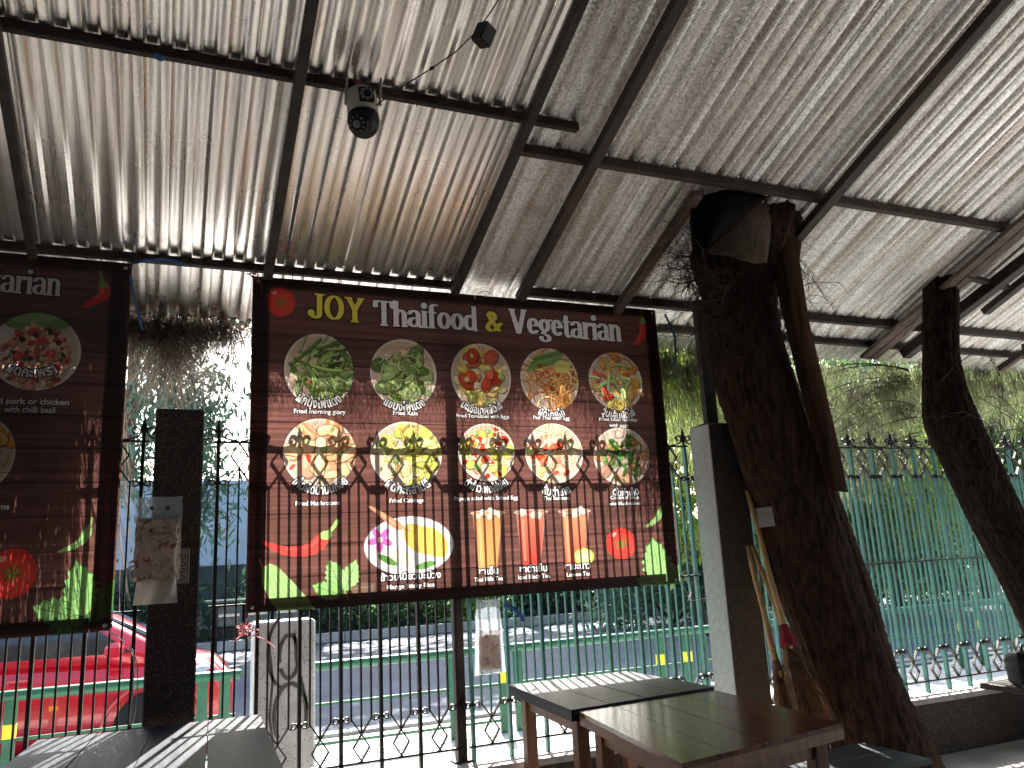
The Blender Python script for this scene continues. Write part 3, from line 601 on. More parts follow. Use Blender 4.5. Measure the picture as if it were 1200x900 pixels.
def title(cv, txt, x0, y0, x1, y1, cap, col, nib=.115):
    adv = sum(GL[c][0] for c in txt); a = cv.px(x0, y0); b = cv.px(x1, y1); _, sy = cv.scale(x0, y0); H = cap*sy; W = (b[0]-a[0])/adv; items = []; u = 0
    for c in txt:
        wd, st, dots = GL[c]; bx = a[0]+u*W; by = a[1]+(b[1]-a[1])*u/adv; u += wd
        for p in st:
            hor = len(p) == 2 and abs(p[0][1]-p[1][1]) < .02
            q = [(bx+x*W, by-y*H) for x, y in p]; rx = nib*W*(.9 if not hor else .35); ry = H*.028 if not hor else H*.032
            items.append(cv.stroke(q, rx, max(ry, H*.035), col, ret=True))
        for d in dots: items.append(cv.stroke([(bx+d[0]*W, by-d[1]*H), (bx+d[0]*W+.1, by-d[1]*H)], nib*W*1.15, nib*W*1.1, col, ret=True))
    for x, y, m in items: cv.put(x, y, m, (.02, .015, .015), 5)
    for x, y, m in items: cv.paint(x, y, m, col)
def menu_common(cv): pass
WHT = (.90, .86, .86)
BX0, BX1, BZ0, BZ1 = .3465, 2.8987, 1.2104, 2.974
cv = Canvas(BX0, BX1, BZ0, BZ1)
tomato(cv, 329, 354, 17)
chili(cv, [(753, 377), (754, 388), (749, 398), (742, 405)], 5, (.80, .12, .12))
title(cv, 'JOY', 362, 372, 427, 378, 28, (.92, .84, .18), .13)
title(cv, 'Thaifood', 440, 380, 561, 387, 28, (.90, .86, .87), .13)
title(cv, '&', 569, 387, 590, 388, 23, (.86, .76, .16), .13)
title(cv, 'Vegetarian', 598, 390, 729, 400, 28, (.90, .86, .87), .13)
D1 = [(374, 434, 41, 43, 'glory'), (473, 438, 39, 41, 'kale'), (564, 441, 35, 39, 'tomegg'), (644, 445, 34, 37, 'padthai'), (721, 447, 31, 34, 'noodle'),
      (375, 531, 43, 41, 'mushroom'), (476, 533, 42, 39, 'cabbage'), (570, 530, 33, 34, 'salad'), (649, 531, 34, 35, 'somtam'), (728, 535, 33, 34, 'soup')]
for d in D1: dish(cv, *d)
T1 = [('ผักบุ้งไฟแดง', 374, 476, 11, 60, 46), ('แขนงไฟแดง', 474, 478, 10, 54, 44), ('มะเขือเทศผัดไข่', 565, 480, 10, 54, 40), ('ผัดไทยไข่', 646, 483, 9, 34, 40), ('วุ้นเส้นผัดไข่', 724, 483, 9, 42, 38),
      ('เห็ดผัดน้ำมันหอย', 376, 576, 11, 74, 46), ('ผัดกะหล่ำปลี', 478, 574, 11, 60, 44), ('ตำข้าวโพดไข่เค็ม', 570, 571, 10, 58, 40), ('ส้มตำไทย', 652, 573, 10, 36, 40), ('ต้มข่าเห็ด', 733, 573, 9, 34, 38)]
for t, x, y, h, wd, ar in T1: cv.text(t, x, y+4, h, WHT, .03, wd, ar, 4)
E1 = [('Fried morning glory', 375, 485, 5.2, 61), ('Fried Kale', 475, 487, 5, 29), ('Fried Tomatoes with Eggs', 566, 490, 4.4, 62), ('Pad Thai with Egg', 646, 492, 4.4, 43), ('Fried Glass noodles', 724, 494, 4.2, 44), ('with eggs', 724, 501, 4.2, 22),
      ('Fried Mushrooms', 373, 592, 5.4, 52), ('Fried Cabbage', 477, 589, 5, 41), ('Papaya salad with Salted Egg', 570, 586, 4.6, 75), ('Thai Somtam', 652, 586, 4.6, 31), ('Coconut Soup', 732, 585, 4.2, 34), ('with Mushrooms', 732, 592, 4.2, 38),
      ('Mango Sticky Rice', 482, 689, 5.2, 56), ('Thai Milk Tea', 572, 681, 5, 34), ('Iced Black Tea', 626, 678, 5, 38), ('Lemon Tea', 678, 675, 4.8, 28)]
for t, x, y, h, wd in E1: cv.text(t, x, y, h, WHT, .03, wd, None, 3)
for t, x, y, h, wd in [('ข้าวเหนียวมะม่วง', 482, 679, 9, 71), ('ชาเย็น', 572, 673, 8, 23), ('ชาดำเย็น', 625, 670, 8, 33), ('ชามะนาว', 677, 667, 8, 31)]: pass
# plate of mango sticky rice
cx, cy = cv.px(480, 639); sx, sy = cv.scale(480, 639); cl = (cx, cy, 52*sx, 34*sy)
cv.ell(cx, cy, 53*sx, 35*sy, (.35, .3, .3)); cv.ell(cx, cy, 52*sx, 34*sy, (.88, .86, .86)); cv.ell(cx, cy, 42*sx, 26*sy, (.78, .75, .76), 0, .6)
for k in range(6): cv.ell(cx+(8+k*4.5)*sx, cy+(-8+k*1.2)*sy, 19*sx, 13*sy, J((.90, .58+.02*k, .20), .03), .9, 1, cl)
for k in range(60): cv.ell(cx+rg.gauss(-8, 7)*sx, cy+rg.gauss(14, 5)*sy, 2.6*sx, 1.6*sy, J((.86, .76, .60), .06), rg.uniform(0, 3), 1, cl)
for k in range(5):
    a = k*1.25+.4; cv.ell(cx-34*sx+8*sx*math.cos(a), cy-8*sy+8*sy*math.sin(a), 7*sx, 4*sy, J((.78, .22, .55), .04), a, 1, cl)
cv.ell(cx-34*sx, cy-8*sy, 3*sx, 3*sy, (.95, .85, .6)); cv.ell(cx-26*sx, cy+16*sy, 12*sx, 4*sy, (.25, .42, .15), .5, 1, cl); cv.ell(cx+18*sx, cy+24*sy, 12*sx, 4*sy, (.3, .5, .18), -.2, 1, cl)
chili(cv, [(470, 618), (459, 612), (447, 603), (432, 593)], 5, (.72, .42, .28), (.7, .45, .3))
# tea cups
def cup(x, y0, y1, wt, wb, cols):
    P = lambda a, b: cv.px(a, b)
    cv.poly([P(x-wt, y0), P(x+wt, y0-1), P(x+wb, y1), P(x-wb, y1)], (.55, .35, .28))
    for k in range(12):
        u = k/12; v = (k+1)/12; c = tuple(cols[0][j]*(1-u)+cols[1][j]*u for j in range(3)); a = (wt-2)*(1-u)+(wb-1)*u; b = (wt-2)*(1-v)+(wb-1)*v; q = y1-y0-6
        cv.poly([P(x-a, y0+6+q*u), P(x+a, y0+6+q*u-.5), P(x+b, y0+6+q*v-.5), P(x-b, y0+6+q*v)], c)
    ex, ey = P(x, y0); sx, sy = cv.scale(x, y0); cv.ell(ex, ey, (wt+2)*sx, 3*sy, (.75, .62, .55)); cv.ell(ex, ey, wt*sx, 2*sy, cols[0])
    for k in range(9): ix, iy = P(x+rg.uniform(-wt+4, wt-4), y0+rg.uniform(-3, 5)); cv.ell(ix, iy, 3.4*sx, 3*sy, J((.88, .72, .62), .08), rg.uniform(0, 3), .8)
    cv.stroke([P(x-wt*.55, y0+9), P(x-wb*.6, y1-6)], 1.5*sx, 1.5*sx, tuple(min(1, v*1.3+.1) for v in cols[0]), .5)
cup(571, 601, 668, 18, 11, ((.78, .42, .20), (.86, .48, .20))); cup(622, 600, 662, 18, 11, ((.80, .30, .20), (.70, .14, .10))); cup(673, 599, 663, 17, 11, ((.84, .40, .24), (.78, .22, .15)))
ex, ey = cv.px(684, 652); sx, sy = cv.scale(684, 652); cv.ell(ex, ey, 12*sx, 10*sy, (.55, .66, .18)); cv.ell(ex, ey, 9.5*sx, 8*sy, (.80, .84, .42))
for k in range(7): cv.stroke([(ex, ey), (ex+8*sx*math.cos(k*.9), ey+7*sy*math.sin(k*.9))], 1, 1, (.9, .92, .65))
for t, x, y, h, wd in [('ข้าวเหนียวมะม่วง', 482, 679, 8, 71), ('ชาเย็น', 572, 673, 8, 23), ('ชาดำเย็น', 625, 670, 8, 33), ('ชามะนาว', 677, 667, 8, 31)]: cv.text(t, x, y, h, WHT, .03, wd, None, 4)
for t, x, y, h, wd in E1[-3:]: cv.text(t, x, y, h, WHT, .03, wd, None, 3)
tomato(cv, 728, 637, 18)
chili(cv, [(382, 627), (365, 643), (335, 645), (307, 635)], 9, (.86, .16, .14), (.5, .7, .3))
# green gourd
P = [cv.px(*p) for p in [(308, 665), (316, 660), (326, 664), (342, 680), (360, 700), (372, 716), (330, 722), (318, 705), (307, 684)]]; cv.poly(P, (.50, .72, .34))
for k in range(4): cv.stroke([cv.px(313+k*6, 668+k*3), cv.px(326+k*9, 712)], 1.6, 1.6, (.38, .58, .26))
cv.stroke([cv.px(309, 668), cv.px(304, 655)], 4, 4, (.5, .68, .35))
GP = (.48, .72, .34)
leafshape(cv, 400, 692, 40, -.36, GP); leafshape(cv, 400, 697, 36, -1.2, (.44, .68, .30)); leafshape(cv, 405, 692, 38, .34, (.50, .74, .36)); cv.stroke([cv.px(400, 682), cv.px(408, 702)], 3, 3, (.4, .6, .28))
P = [cv.px(*p) for p in [(411, 688), (424, 682), (440, 683), (439, 692), (430, 699), (414, 695)]]; cv.poly(P, (.36, .26, .20)); cv.stroke([cv.px(414, 690), cv.px(437, 687)], 2, 2, (.48, .36, .28))
chili(cv, [(775, 597), (771, 606), (764, 613), (757, 617)], 3.6, (.52, .74, .34), (.4, .6, .28))
leafshape(cv, 780, 688, 40, .80, (.40, .62, .28)); leafshape(cv, 778, 688, 34, -1.2, (.46, .70, .33)); leafshape(cv, 776, 686, 58, -.12, GP)
IM1 = cv.image('menu_print')
LX0, LX1, LZ0, LZ1 = -2.80, -.244, 1.1725, 2.985
cv = Canvas(LX0, LX1, LZ0, LZ1)
chili(cv, [(121, 334), (122, 345), (110, 353), (96, 360)], 8, (.80, .12, .12))
cv_t = (.80, .76, .77)
_a = at(0, 0, Y=4.2)
title(cv, 'Vegetarian', -85, 336, 71, 346, 29, cv_t)
dish(cv, 42, 412, 54, 46, 'pork'); dish(cv, -28, 532, 47, 46, 'orange'); dish(cv, -120, 400, 60, 50, 'glory')
cv.text('ผัดกะเพรา', 36, 452, 12, WHT, .03, 66, 60, 4)
cv.text('Minced pork or chicken', 26, 474, 7, WHT, .03, 112, None, 3); cv.text('with chilli basil', 35, 484, 7, WHT, .03, 60, None, 3)
cv.text('with Mushrooms', -28, 598, 7, WHT, .03, 80, None, 3)
tomato(cv, 14, 672, 29)
chili(cv, [(103, 620), (97, 632), (84, 641), (67, 647)], 6, (.45, .66, .32), (.4, .55, .28))
leafshape(cv, 100, 730, 44, -1.95, (.22, .34, .17)); leafshape(cv, 108, 730, 56, .42, (.22, .36, .17)); leafshape(cv, 100, 726, 66, -1.28, (.38, .60, .28)); leafshape(cv, 98, 722, 68, -.20, (.42, .66, .30))
IM2 = cv.image('menu_print_left')
def clothmat(name, im):
    m = bpy.data.materials.new(name); m.use_nodes = True; t = m.node_tree; N = t.nodes; L = t.links
    for n in list(N): N.remove(n)
    out = N.new('ShaderNodeOutputMaterial'); d = N.new('ShaderNodeBsdfDiffuse'); tr = N.new('ShaderNodeBsdfTranslucent'); g = N.new('ShaderNodeBsdfGlossy'); g.inputs['Roughness'].default_value = .45
    mx = N.new('ShaderNodeMixShader'); mx.inputs[0].default_value = .80; m2 = N.new('ShaderNodeMixShader'); m2.inputs[0].default_value = .03
    if im:
        uv = N.new('ShaderNodeUVMap'); ti = N.new('ShaderNodeTexImage'); ti.image = im; ti.interpolation = 'Linear'; L.new(uv.outputs[0], ti.inputs[0])
        gm = N.new('ShaderNodeMix'); gm.data_type = 'RGBA'; gm.blend_type = 'MULTIPLY'; gm.inputs[0].default_value = 1; L.new(ti.outputs[0], gm.inputs[6])
        # weave of the cloth
        tc = N.new('ShaderNodeTexCoord'); wv = N.new('ShaderNodeTexWave'); wv.bands_direction = 'Z'; wv.inputs['Scale'].default_value = 40; L.new(tc.outputs['Object'], wv.inputs['Vector'])
        mr = N.new('ShaderNodeMapRange'); mr.inputs[3].default_value = .86; mr.inputs[4].default_value = 1.05; L.new(wv.outputs[1], mr.inputs[0])
        cb = N.new('ShaderNodeCombineColor'); [L.new(mr.outputs[0], cb.inputs[i]) for i in range(3)]; L.new(cb.outputs[0], gm.inputs[7])
        for s_ in (d, tr): L.new(gm.outputs[2], s_.inputs[0])
    else:
        d.inputs[0].default_value = (.02, .012, .012, 1); tr.inputs[0].default_value = (.045, .025, .025, 1)
    L.new(d.outputs[0], mx.inputs[1]); L.new(tr.outputs[0], mx.inputs[2]); L.new(mx.outputs[0], m2.inputs[1]); L.new(g.outputs[0], m2.inputs[2]); L.new(m2.outputs[0], out.inputs[0]); return m
M['hem'] = clothmat('hem_cloth', None)
def banner(x0, x1, z0, z1, im, label, seed, rodx):
    e = empty('menu_banner', ((x0+x1)/2, 4.305, z0), label=label, cat='banner', group='menu banners hung along the fence')
    cx = (x0+x1)/2; W, H = x1-x0, z1-z0; nx, nz = 80, 56; rgn = np.random.default_rng(seed)
    u = np.linspace(0, 1, nx+1); v = np.linspace(0, 1, nz+1); U, V = np.meshgrid(u, v)
    y = .004*np.sin(U*9+V*3+seed)+.003*np.sin(U*23-V*5)+.004*np.sin(V*7+1)+.010*(1-V)*np.sin(U*5+1.5)
    for c in (.27, .50, .74): y += .0035*np.exp(-((V-c+.008*np.sin(U*6))/.008)**2)
    edge_s = .010*np.sin(U*math.pi*6)*(V > .99)
    Xg = (U-.5)*W; Zg = V*H + (.010*np.sin(U*4+.5))*(1-V)*0
    co_ = np.stack([Xg, y, Zg], -1).reshape(-1, 3); n = nx+1; i = (np.arange(nz)[:, None]*n+np.arange(nx)[None]).ravel(); Fq = np.stack([i, i+1, i+n+1, i+n], -1)
    o = np_mesh('cloth', co_, Fq, clothmat('menu_cloth', im), e, True)
    uvl = o.data.uv_layers.new(name='UVMap'); li = np.zeros(len(o.data.loops), np.int32); o.data.loops.foreach_get('vertex_index', li)
    uvl.data.foreach_set('uv', np.stack([U.ravel()[li], V.ravel()[li]], -1).astype(np.float32).ravel())
    # folded hems behind the print
    hy = lambda uu, vv: .004*math.sin(uu*9+vv*3+seed)+.003*math.sin(uu*23-vv*5)+.004*math.sin(vv*7+1)+.010*(1-vv)*math.sin(uu*5+1.5)+.007
    def strip(a0, a1, b0, b1, nn, vert):
        vs = []; 
        for k in range(nn+1):
            t = k/nn
            for s_ in (0, 1):
                uu, vv = (a0+(a1-a0)*s_, b0+(b1-b0)*t) if vert else (a0+(a1-a0)*t, b0+(b1-b0)*s_)
                vs.append(((uu-.5)*W, hy(uu, vv), vv*H))
        MB().add(vs, [(2*k, 2*k+1, 2*k+3, 2*k+2) for k in range(nn)], True).build('hem', M['hem'], e)
    strip(.002, .036, .001, .999, 40, True); strip(.964, .998, .001, .999, 40, True); strip(.037, .963, .001, .040, 60, False); strip(.037, .963, .962, .999, 60, False)
    eyel = MB().lathe([(.004, -.002), (.009, -.002), (.009, .002), (.004, .002)], n=12, M=Matrix.Rotation(R(90), 3, 'X')).mesh('eyelet', M['chrome'])
    for uu, vv in ((.012, .015), (.988, .015), (.012, .985), (.988, .985), (.5, .99)): inst('eyelet', eyel, e, ((uu-.5)*W, hy(uu, vv)-.010, vv*H))
    MB().tube([(-W/2+.02, .035, H*.765), (0, .038, H*.768), (W/2-.02, .035, H*.765)], .013, 8).build('shade_band_pole', M['bamboo'], e)  # unseen pole added to throw the dark cross band onto the cloth
    return e
banner(BX0, BX1, BZ0, BZ1, IM1, 'large dark wood patterned menu banner headed JOY Thaifood & Vegetarian with ten round dishes', 1, [])
banner(LX0, LX1, LZ0, LZ1, IM2, 'menu banner cut off by the left edge, showing minced pork with chilli basil', 2, [])

# ------------------------------------------------------------------ tables
def lerp2(a, b, t): return (a[0]+(b[0]-a[0])*t, a[1]+(b[1]-a[1])*t)
def table(quad, z, th, mat, label, nplank=4, leg=.06, legmat='tableleg', rot=0):
    """quad: far-left, far-right, near-right, near-left"""
    cxm = sum(q[0] for q in quad)/4; cym = sum(q[1] for q in quad)/4; e = empty('wooden_table', (cxm, cym, 0), label=label, cat='table', group='wooden tables at the fence')
    FL, FR, NR, NL = [(q[0]-cxm, q[1]-cym) for q in quad]
    for i in range(nplank):
        a, b = i/nplank+(.002 if i else 0), (i+1)/nplank-(.002 if i < nplank-1 else 0)
        MB().slab([lerp2(NL, NR, a), lerp2(NL, NR, b), lerp2(FL, FR, b), lerp2(FL, FR, a)], z-.018, z+random.uniform(-.0012, .0012)).build('plank', M[mat], e)
    def ins(k, q): return lerp2(q, (0, 0), k)
    o_ = [NL, NR, FR, FL]; i_ = [ins(.06, q) for q in o_]
    m = MB()
    for k in range(4):
        a, b, c, d = o_[k], o_[(k+1) % 4], i_[(k+1) % 4], i_[k]; m.slab([a, b, c, d], z-th, z-.0185)
    m.build('edge_frame', M['tableleg' if mat == 'tabletop' else mat], e)
    p = [ins(.2, q) for q in o_]
    for k in range(4):
        a, b = p[k], p[(k+1) % 4]; MB().beam((a[0], a[1], z-th-.035), (b[0], b[1], z-th-.035), .022, .066).build('apron', M[legmat], e)
    for q in p:
        MB().box((q[0], q[1], (z-th)/2), (leg, leg, z-th-.001), bev=.004).build('leg', M[legmat], e)
    return e
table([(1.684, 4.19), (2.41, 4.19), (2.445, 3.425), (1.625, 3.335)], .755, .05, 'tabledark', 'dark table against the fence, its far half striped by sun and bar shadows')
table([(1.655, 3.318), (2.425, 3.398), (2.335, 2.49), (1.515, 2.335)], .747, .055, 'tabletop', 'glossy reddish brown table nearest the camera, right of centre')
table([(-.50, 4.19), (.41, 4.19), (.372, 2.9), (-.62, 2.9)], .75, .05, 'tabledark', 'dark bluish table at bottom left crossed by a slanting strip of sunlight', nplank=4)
be = empty('low_bench', (2.62, 3.02, 0), label='low slate-blue bench half hidden under the reddish brown table', cat='bench')
for k in range(2): MB().box((.12+.0, -.09+k*.20, .44), (.80, .192, .024), bev=.003).build('plank', M['benchblue'], be)
for sx_ in (-.2, .42):
    for sy_ in (-.13, .16): MB().box((sx_, sy_, .212), (.045, .045, .424)).build('leg', M['tableleg'], be)

# ------------------------------------------------------------------ inner tree trunks
def trunk_mesh(pts, seed, n=96, step=.02, rough=.035):
    """pts: (x, y, z, r) control points"""
    rgn = np.random.default_rng(seed); P = np.array(pts, float); zs = np.arange(P[0, 2], P[-1, 2], step); m = len(zs)
    cx, cy, rr = (np.interp(zs, P[:, 2], P[:, k]) for k in (0, 1, 3))
    ker = np.ones(9)/9
    def sm(a): return np.convolve(np.pad(a, 4, 'edge'), ker, 'valid')
    cx, cy, rr = sm(cx), sm(cy), sm(rr); th = np.linspace(0, 2*np.pi, n, endpoint=False); TH, ZZ = np.meshgrid(th, zs)
    d = np.zeros_like(TH)
    for _ in range(40):
        k = rgn.integers(3, 40); d += rgn.uniform(.2, 1)*np.sin(k*TH+rgn.uniform(0, 6)+rgn.uniform(-1.6, 1.6)*np.sin(ZZ*rgn.uniform(1, 7)+rgn.uniform(0, 6)))/k**.55
    d = d/np.abs(d).max(); d2 = rgn.standard_normal(d.shape)*.22
    for _ in range(8):
        a, z0_ = rgn.uniform(0, 6.28), rgn.uniform(.3, zs[-1]); q = np.angle(np.exp(1j*(TH-a))); d += rgn.uniform(-.8, 1.5)*np.exp(-(q/rgn.uniform(.2, .45))**2-((ZZ-z0_)/rgn.uniform(.05, .16))**2)
    RR = rr[:, None]*(1+rough*2.8*d+rough*1.5*d2)
    V = np.stack([cx[:, None]+RR*np.cos(TH), cy[:, None]+RR*np.sin(TH), ZZ], -1).reshape(-1, 3)
    i = np.arange(m-1)[:, None]*n; j = np.arange(n)[None]; Fq = np.stack([(i+j).ravel(), (i+(j+1) % n).ravel(), (i+n+(j+1) % n).ravel(), (i+n+j).ravel()], -1)
    return V, Fq
t1 = empty('tree', (3.98, 3.85, 0), label='thick dark leaning tree trunk growing up through the roof beside the grey pillar', cat='tree')
V, Fq = trunk_mesh([(3.92, 3.82, 0, .30), (3.77, 3.83, .48, .255), (3.68, 3.84, .8, .25), (3.57, 3.85, 1.22, .262), (3.49, 3.85, 1.6, .25), (3.325, 3.85, 2.145, .240), (3.26, 3.85, 2.45, .232), (3.225, 3.85, 2.65, .215), (3.215, 3.85, 2.93, .215), (3.23, 3.80, 3.16, .31), (3.26, 3.8, 3.35, .38), (3.35, 3.8, 3.6, .36), (3.4, 3.8, 4.4, .26), (3.5, 3.8, 6.5, .2)], 11)
V = V-np.array([3.98, 3.85, 0]); np_mesh('trunk', V, Fq, M['bark'], t1, True)
t2 = empty('tree', (5.9, 3.9, 0), label='leaning tree trunk at the right edge of the photo with wispy branches', cat='tree')
V, Fq = trunk_mesh([(5.9, 3.9, 0, .21), (5.74, 3.9, .4, .185), (5.57, 3.9, .86, .18), (5.235, 3.9, 1.56, .178), (5.08, 3.9, 1.92, .178), (4.965, 3.9, 2.19, .178), (4.95, 3.9, 2.4, .145), (4.975, 3.9, 2.65, .118), (5.08, 3.9, 3.1, .118), (5.2, 3.9, 3.6, .12), (5.3, 3.9, 5.5, .10)], 12)
V = V-np.array([5.9, 3.9, 0]); np_mesh('trunk', V, Fq, M['barkdark'], t2, True)
# twigs
def twig(m, p, d, L, r, depth, rg_, droop=-.25):
    path = [p]; q = Vector(p); d = Vector(d).normalized(); n = 6
    for k in range(n):
        d = (d+Vector((rg_.gauss(0, .16), rg_.gauss(0, .16), rg_.gauss(0, .16)+droop*.12))).normalized(); q = q+d*L/n; path.append(q.copy())
        if depth and k > 0 and rg_.random() < .75:
            e = (d+Vector((rg_.gauss(0, .6), rg_.gauss(0, .6), rg_.gauss(0, .6)))).normalized(); twig(m, q, e, L*.5, r*.6, depth-1, rg_, droop)
    m.tube(path, [r*(1-.7*k/n) for k in range(n+1)], 4, False)
rt = random.Random(3); m = MB()
for k in range(44):
    a = rt.uniform(2.3, 4.1); z = rt.uniform(2.75, 3.2); twig(m, Vector((3.22-3.98-.2, 3.80-3.85-.05+rt.uniform(-.08, .08), z)), (math.cos(a)*1.0, -.25+rt.uniform(-.3, .2), rt.uniform(-.55, .75)), rt.uniform(.25, .52), .004, 2, rt)
tw = m.build('twigs', M['root'], t1); tw['kind'] = 'stuff'
m = MB()
for k in range(7): twig(m, Vector((3.5-3.98, 3.65-3.85, rt.uniform(2.9, 3.25))), (rt.uniform(.2, 1), rt.uniform(-.4, .0), rt.uniform(-1, .1)), rt.uniform(.2, .45), .003, 1, rt, -1.5)
tw = m.build('twigs', M['root'], t1); tw['kind'] = 'stuff'
for k in range(14): pass
m = MB()
for k in range(13): twig(m, Vector((5.1-5.9+rt.uniform(-.1, .1), 3.68-3.9, rt.uniform(2.0, 2.7))), (rt.uniform(-1, 1.2), rt.uniform(-.6, 0), rt.uniform(-.9, .5)), rt.uniform(.3, .7), .003, 1, rt, -1.2)
tw = m.build('twigs', M['root'], t2); tw['kind'] = 'stuff'
g_ = np.random.default_rng(77); n_ = 900; a_ = g_.uniform(math.pi*.75, math.pi*1.75, n_); z_ = g_.uniform(2.55, 3.3, n_); rr_ = .24+.10*np.clip((z_-2.8)/.4, 0, 1)
FIB = np.stack([3.24-3.98+rr_*np.cos(a_), 3.83-3.85+rr_*np.sin(a_), z_, g_.uniform(.08, .36, n_)], -1)
# hanging sheaths on trunk one: a drooping tan sheet and a long curled board
def cloth_patch(rows, name, mat, parent=None, thick=.006, origin=(0, 0, 0)):
    n = len(rows[0]); o = Vector(origin); vs = [Vector(p)-o for r_ in rows for p in r_]; fs = [(i*n+j, i*n+j+1, (i+1)*n+j+1, (i+1)*n+j) for i in range(len(rows)-1) for j in range(n-1)]
    ob = MB().add(vs, fs, True).build(name, mat, parent, loc=(0, 0, 0)); md = ob.modifiers.new('thick', 'SOLIDIFY'); md.thickness = thick; md.offset = 0
    sb = ob.modifiers.new('smooth', 'SUBSURF'); sb.subdivision_type = 'SIMPLE'; sb.levels = 2; sb.render_levels = 2; ob.location = o if parent is None else (0, 0, 0); return ob
A = lambda x, y, Y: at(x, y, Y=Y)
o = cloth_patch([[A(828, 296, 3.50), A(846, 275, 3.44), A(872, 250, 3.42), A(895, 226, 3.46)], [A(838, 298, 3.48), A(862, 292, 3.42), A(884, 272, 3.41), A(901, 240, 3.45)], [A(852, 299, 3.48), A(874, 305, 3.42), A(895, 296, 3.42), A(903, 262, 3.46)], [A(862, 302, 3.50), A(884, 309, 3.44), A(898, 308, 3.45), A(902, 280, 3.48)]], 'palm_sheath', M['tan'], None, .006, A(870, 290, 3.5)); tag(o, 'tan triangular dried sheath draped across the top of the thick trunk', 'sheath')
o = cloth_patch([[A(896, 232, 3.60), A(912, 226, 3.52), A(935, 228, 3.52), A(955, 240, 3.60)], [A(897, 262, 3.58), A(910, 268, 3.50), A(925, 268, 3.50), A(940, 272, 3.56)], [A(903, 300, 3.57), A(917, 300, 3.50), A(929, 300, 3.50), A(936, 305, 3.56)], [A(918, 370, 3.57), A(928, 372, 3.51), A(940, 372, 3.51), A(947, 376, 3.56)], [A(937, 450, 3.57), A(948, 452, 3.52), A(958, 452, 3.52), A(966, 455, 3.56)], [A(956, 520, 3.57), A(966, 522, 3.52), A(975, 522, 3.52), A(982, 524, 3.56)], [A(970, 572, 3.57), A(978, 575, 3.52), A(986, 576, 3.52), A(993, 577, 3.56)]], 'palm_sheath', M['brownboard'], None, .012, A(945, 400, 3.55)); tag(o, 'long dark brown dried sheath hanging down the right side of the thick trunk', 'sheath')
o = cloth_patch([[A(905, 318, 3.63), A(911, 312, 3.60), A(917, 318, 3.60)], [A(925, 400, 3.63), A(930, 402, 3.60), A(936, 402, 3.60)], [A(946, 480, 3.63), A(951, 482, 3.60), A(956, 482, 3.60)], [A(960, 545, 3.63), A(963, 547, 3.6), A(966, 547, 3.60)]], 'bark_strip', M['bollard'], None, .005, A(930, 400, 3.6)); tag(o, 'pale grey strip peeling along the edge of the long brown sheath', 'bark')
o = cloth_patch([[A(812, 232, 3.42), A(850, 222, 3.36), A(905, 228, 3.40)], [A(808, 262, 3.44), A(840, 258, 3.36), A(880, 246, 3.40)], [A(812, 300, 3.50), A(828, 290, 3.42), A(845, 276, 3.44)]], 'plastic_sheet', M['void'], None, .004, A(845, 255, 3.4)); tag(o, 'black plastic sheet bunched under the roof above the thick trunk', 'plastic sheet')
lab = MB().box((0, 0, 0), (.085, .003, .105), bev=.001).build('paper_label', M['whitepl']); lab.location = at(897, 606, Y=3.575); lab.rotation_euler = (0, R(-4), R(-25)); tag(lab, 'small pale square label pinned to the thick tree trunk', 'label')

# ------------------------------------------------------------------ hanging roots and wispy foliage at the eave
def ribbons(name, roots, mat, wd=.003, seg=5, sway=.05, label=None, cat=None, parent=None):
    """roots: array (n, 4) x, y, z, length"""
    rgn = np.random.default_rng(len(roots)); n = len(roots); P = roots[:, :3].copy(); V = np.zeros((n, seg+1, 2, 3)); ang = rgn.uniform(0, np.pi, n); sd_ = np.stack([np.cos(ang), np.sin(ang), 0*ang], -1); dr = rgn.normal(0, sway, (n, 2)); L = roots[:, 3]
    for k in range(seg+1):
        w_ = wd*(1-.75*k/seg); V[:, k, 0] = P-sd_*w_/2; V[:, k, 1] = P+sd_*w_/2
        dr = dr+rgn.normal(0, sway, (n, 2)); P = P+np.stack([dr[:, 0]*L/seg*2, dr[:, 1]*L/seg*2, -L/seg*(1-np.minimum(.5, np.abs(dr[:, 0])))], -1)
    V = V.reshape(-1, 3); b = np.arange(n)[:, None]*(seg+1)*2+np.arange(seg)[None]*2; b = b.ravel(); Fq = np.stack([b, b+1, b+3, b+2], -1)
    o = np_mesh(name, V, Fq, mat, parent); tag(o, label, cat, None, 'stuff'); return o
def eave_roots(n, x0, x1, lenf, seed, zj=.05):
    g_ = np.random.default_rng(seed); x = g_.uniform(x0, x1, n); y = 4.775+g_.normal(0, .035, n); z = 2.845+g_.uniform(-zj, .03, n); L = np.array([lenf(a) for a in x])*g_.uniform(.25, 1.05, n); return np.stack([x, y, z, L], -1)
lf = lambda x: .21+.50*math.exp(-((x+.04)/.15)**2)+.10*math.exp(-((x-.30)/.05)**2)
M['rootl'] = leafmat('root_fibre', (.05, .035, .028), (.09, .065, .05), (.16, .13, .09), 9, .5)
ribbons('hanging_roots', eave_roots(4000, -.34, .27, lf, 1), M['rootl'], .0028, 7, .13, 'dark matted dry roots hanging from the eave between the two banners', 'roots')
ribbons('hanging_roots', eave_roots(3600, .27, 2.7, lambda x: .15+.22*abs(math.sin(x*4+.6))**2, 2), M['rootl'], .0035, 5, .10, 'thin fringe of dry roots along the eave behind the large banner', 'roots')
M['vine'] = leafmat('vine_leaf', (.13, .12, .08), (.22, .28, .12), (.42, .50, .14), 9, .55)
M['vinedry'] = leafmat('vine_dry', (.07, .058, .042), (.15, .165, .09), (.28, .34, .15), 7, .5)
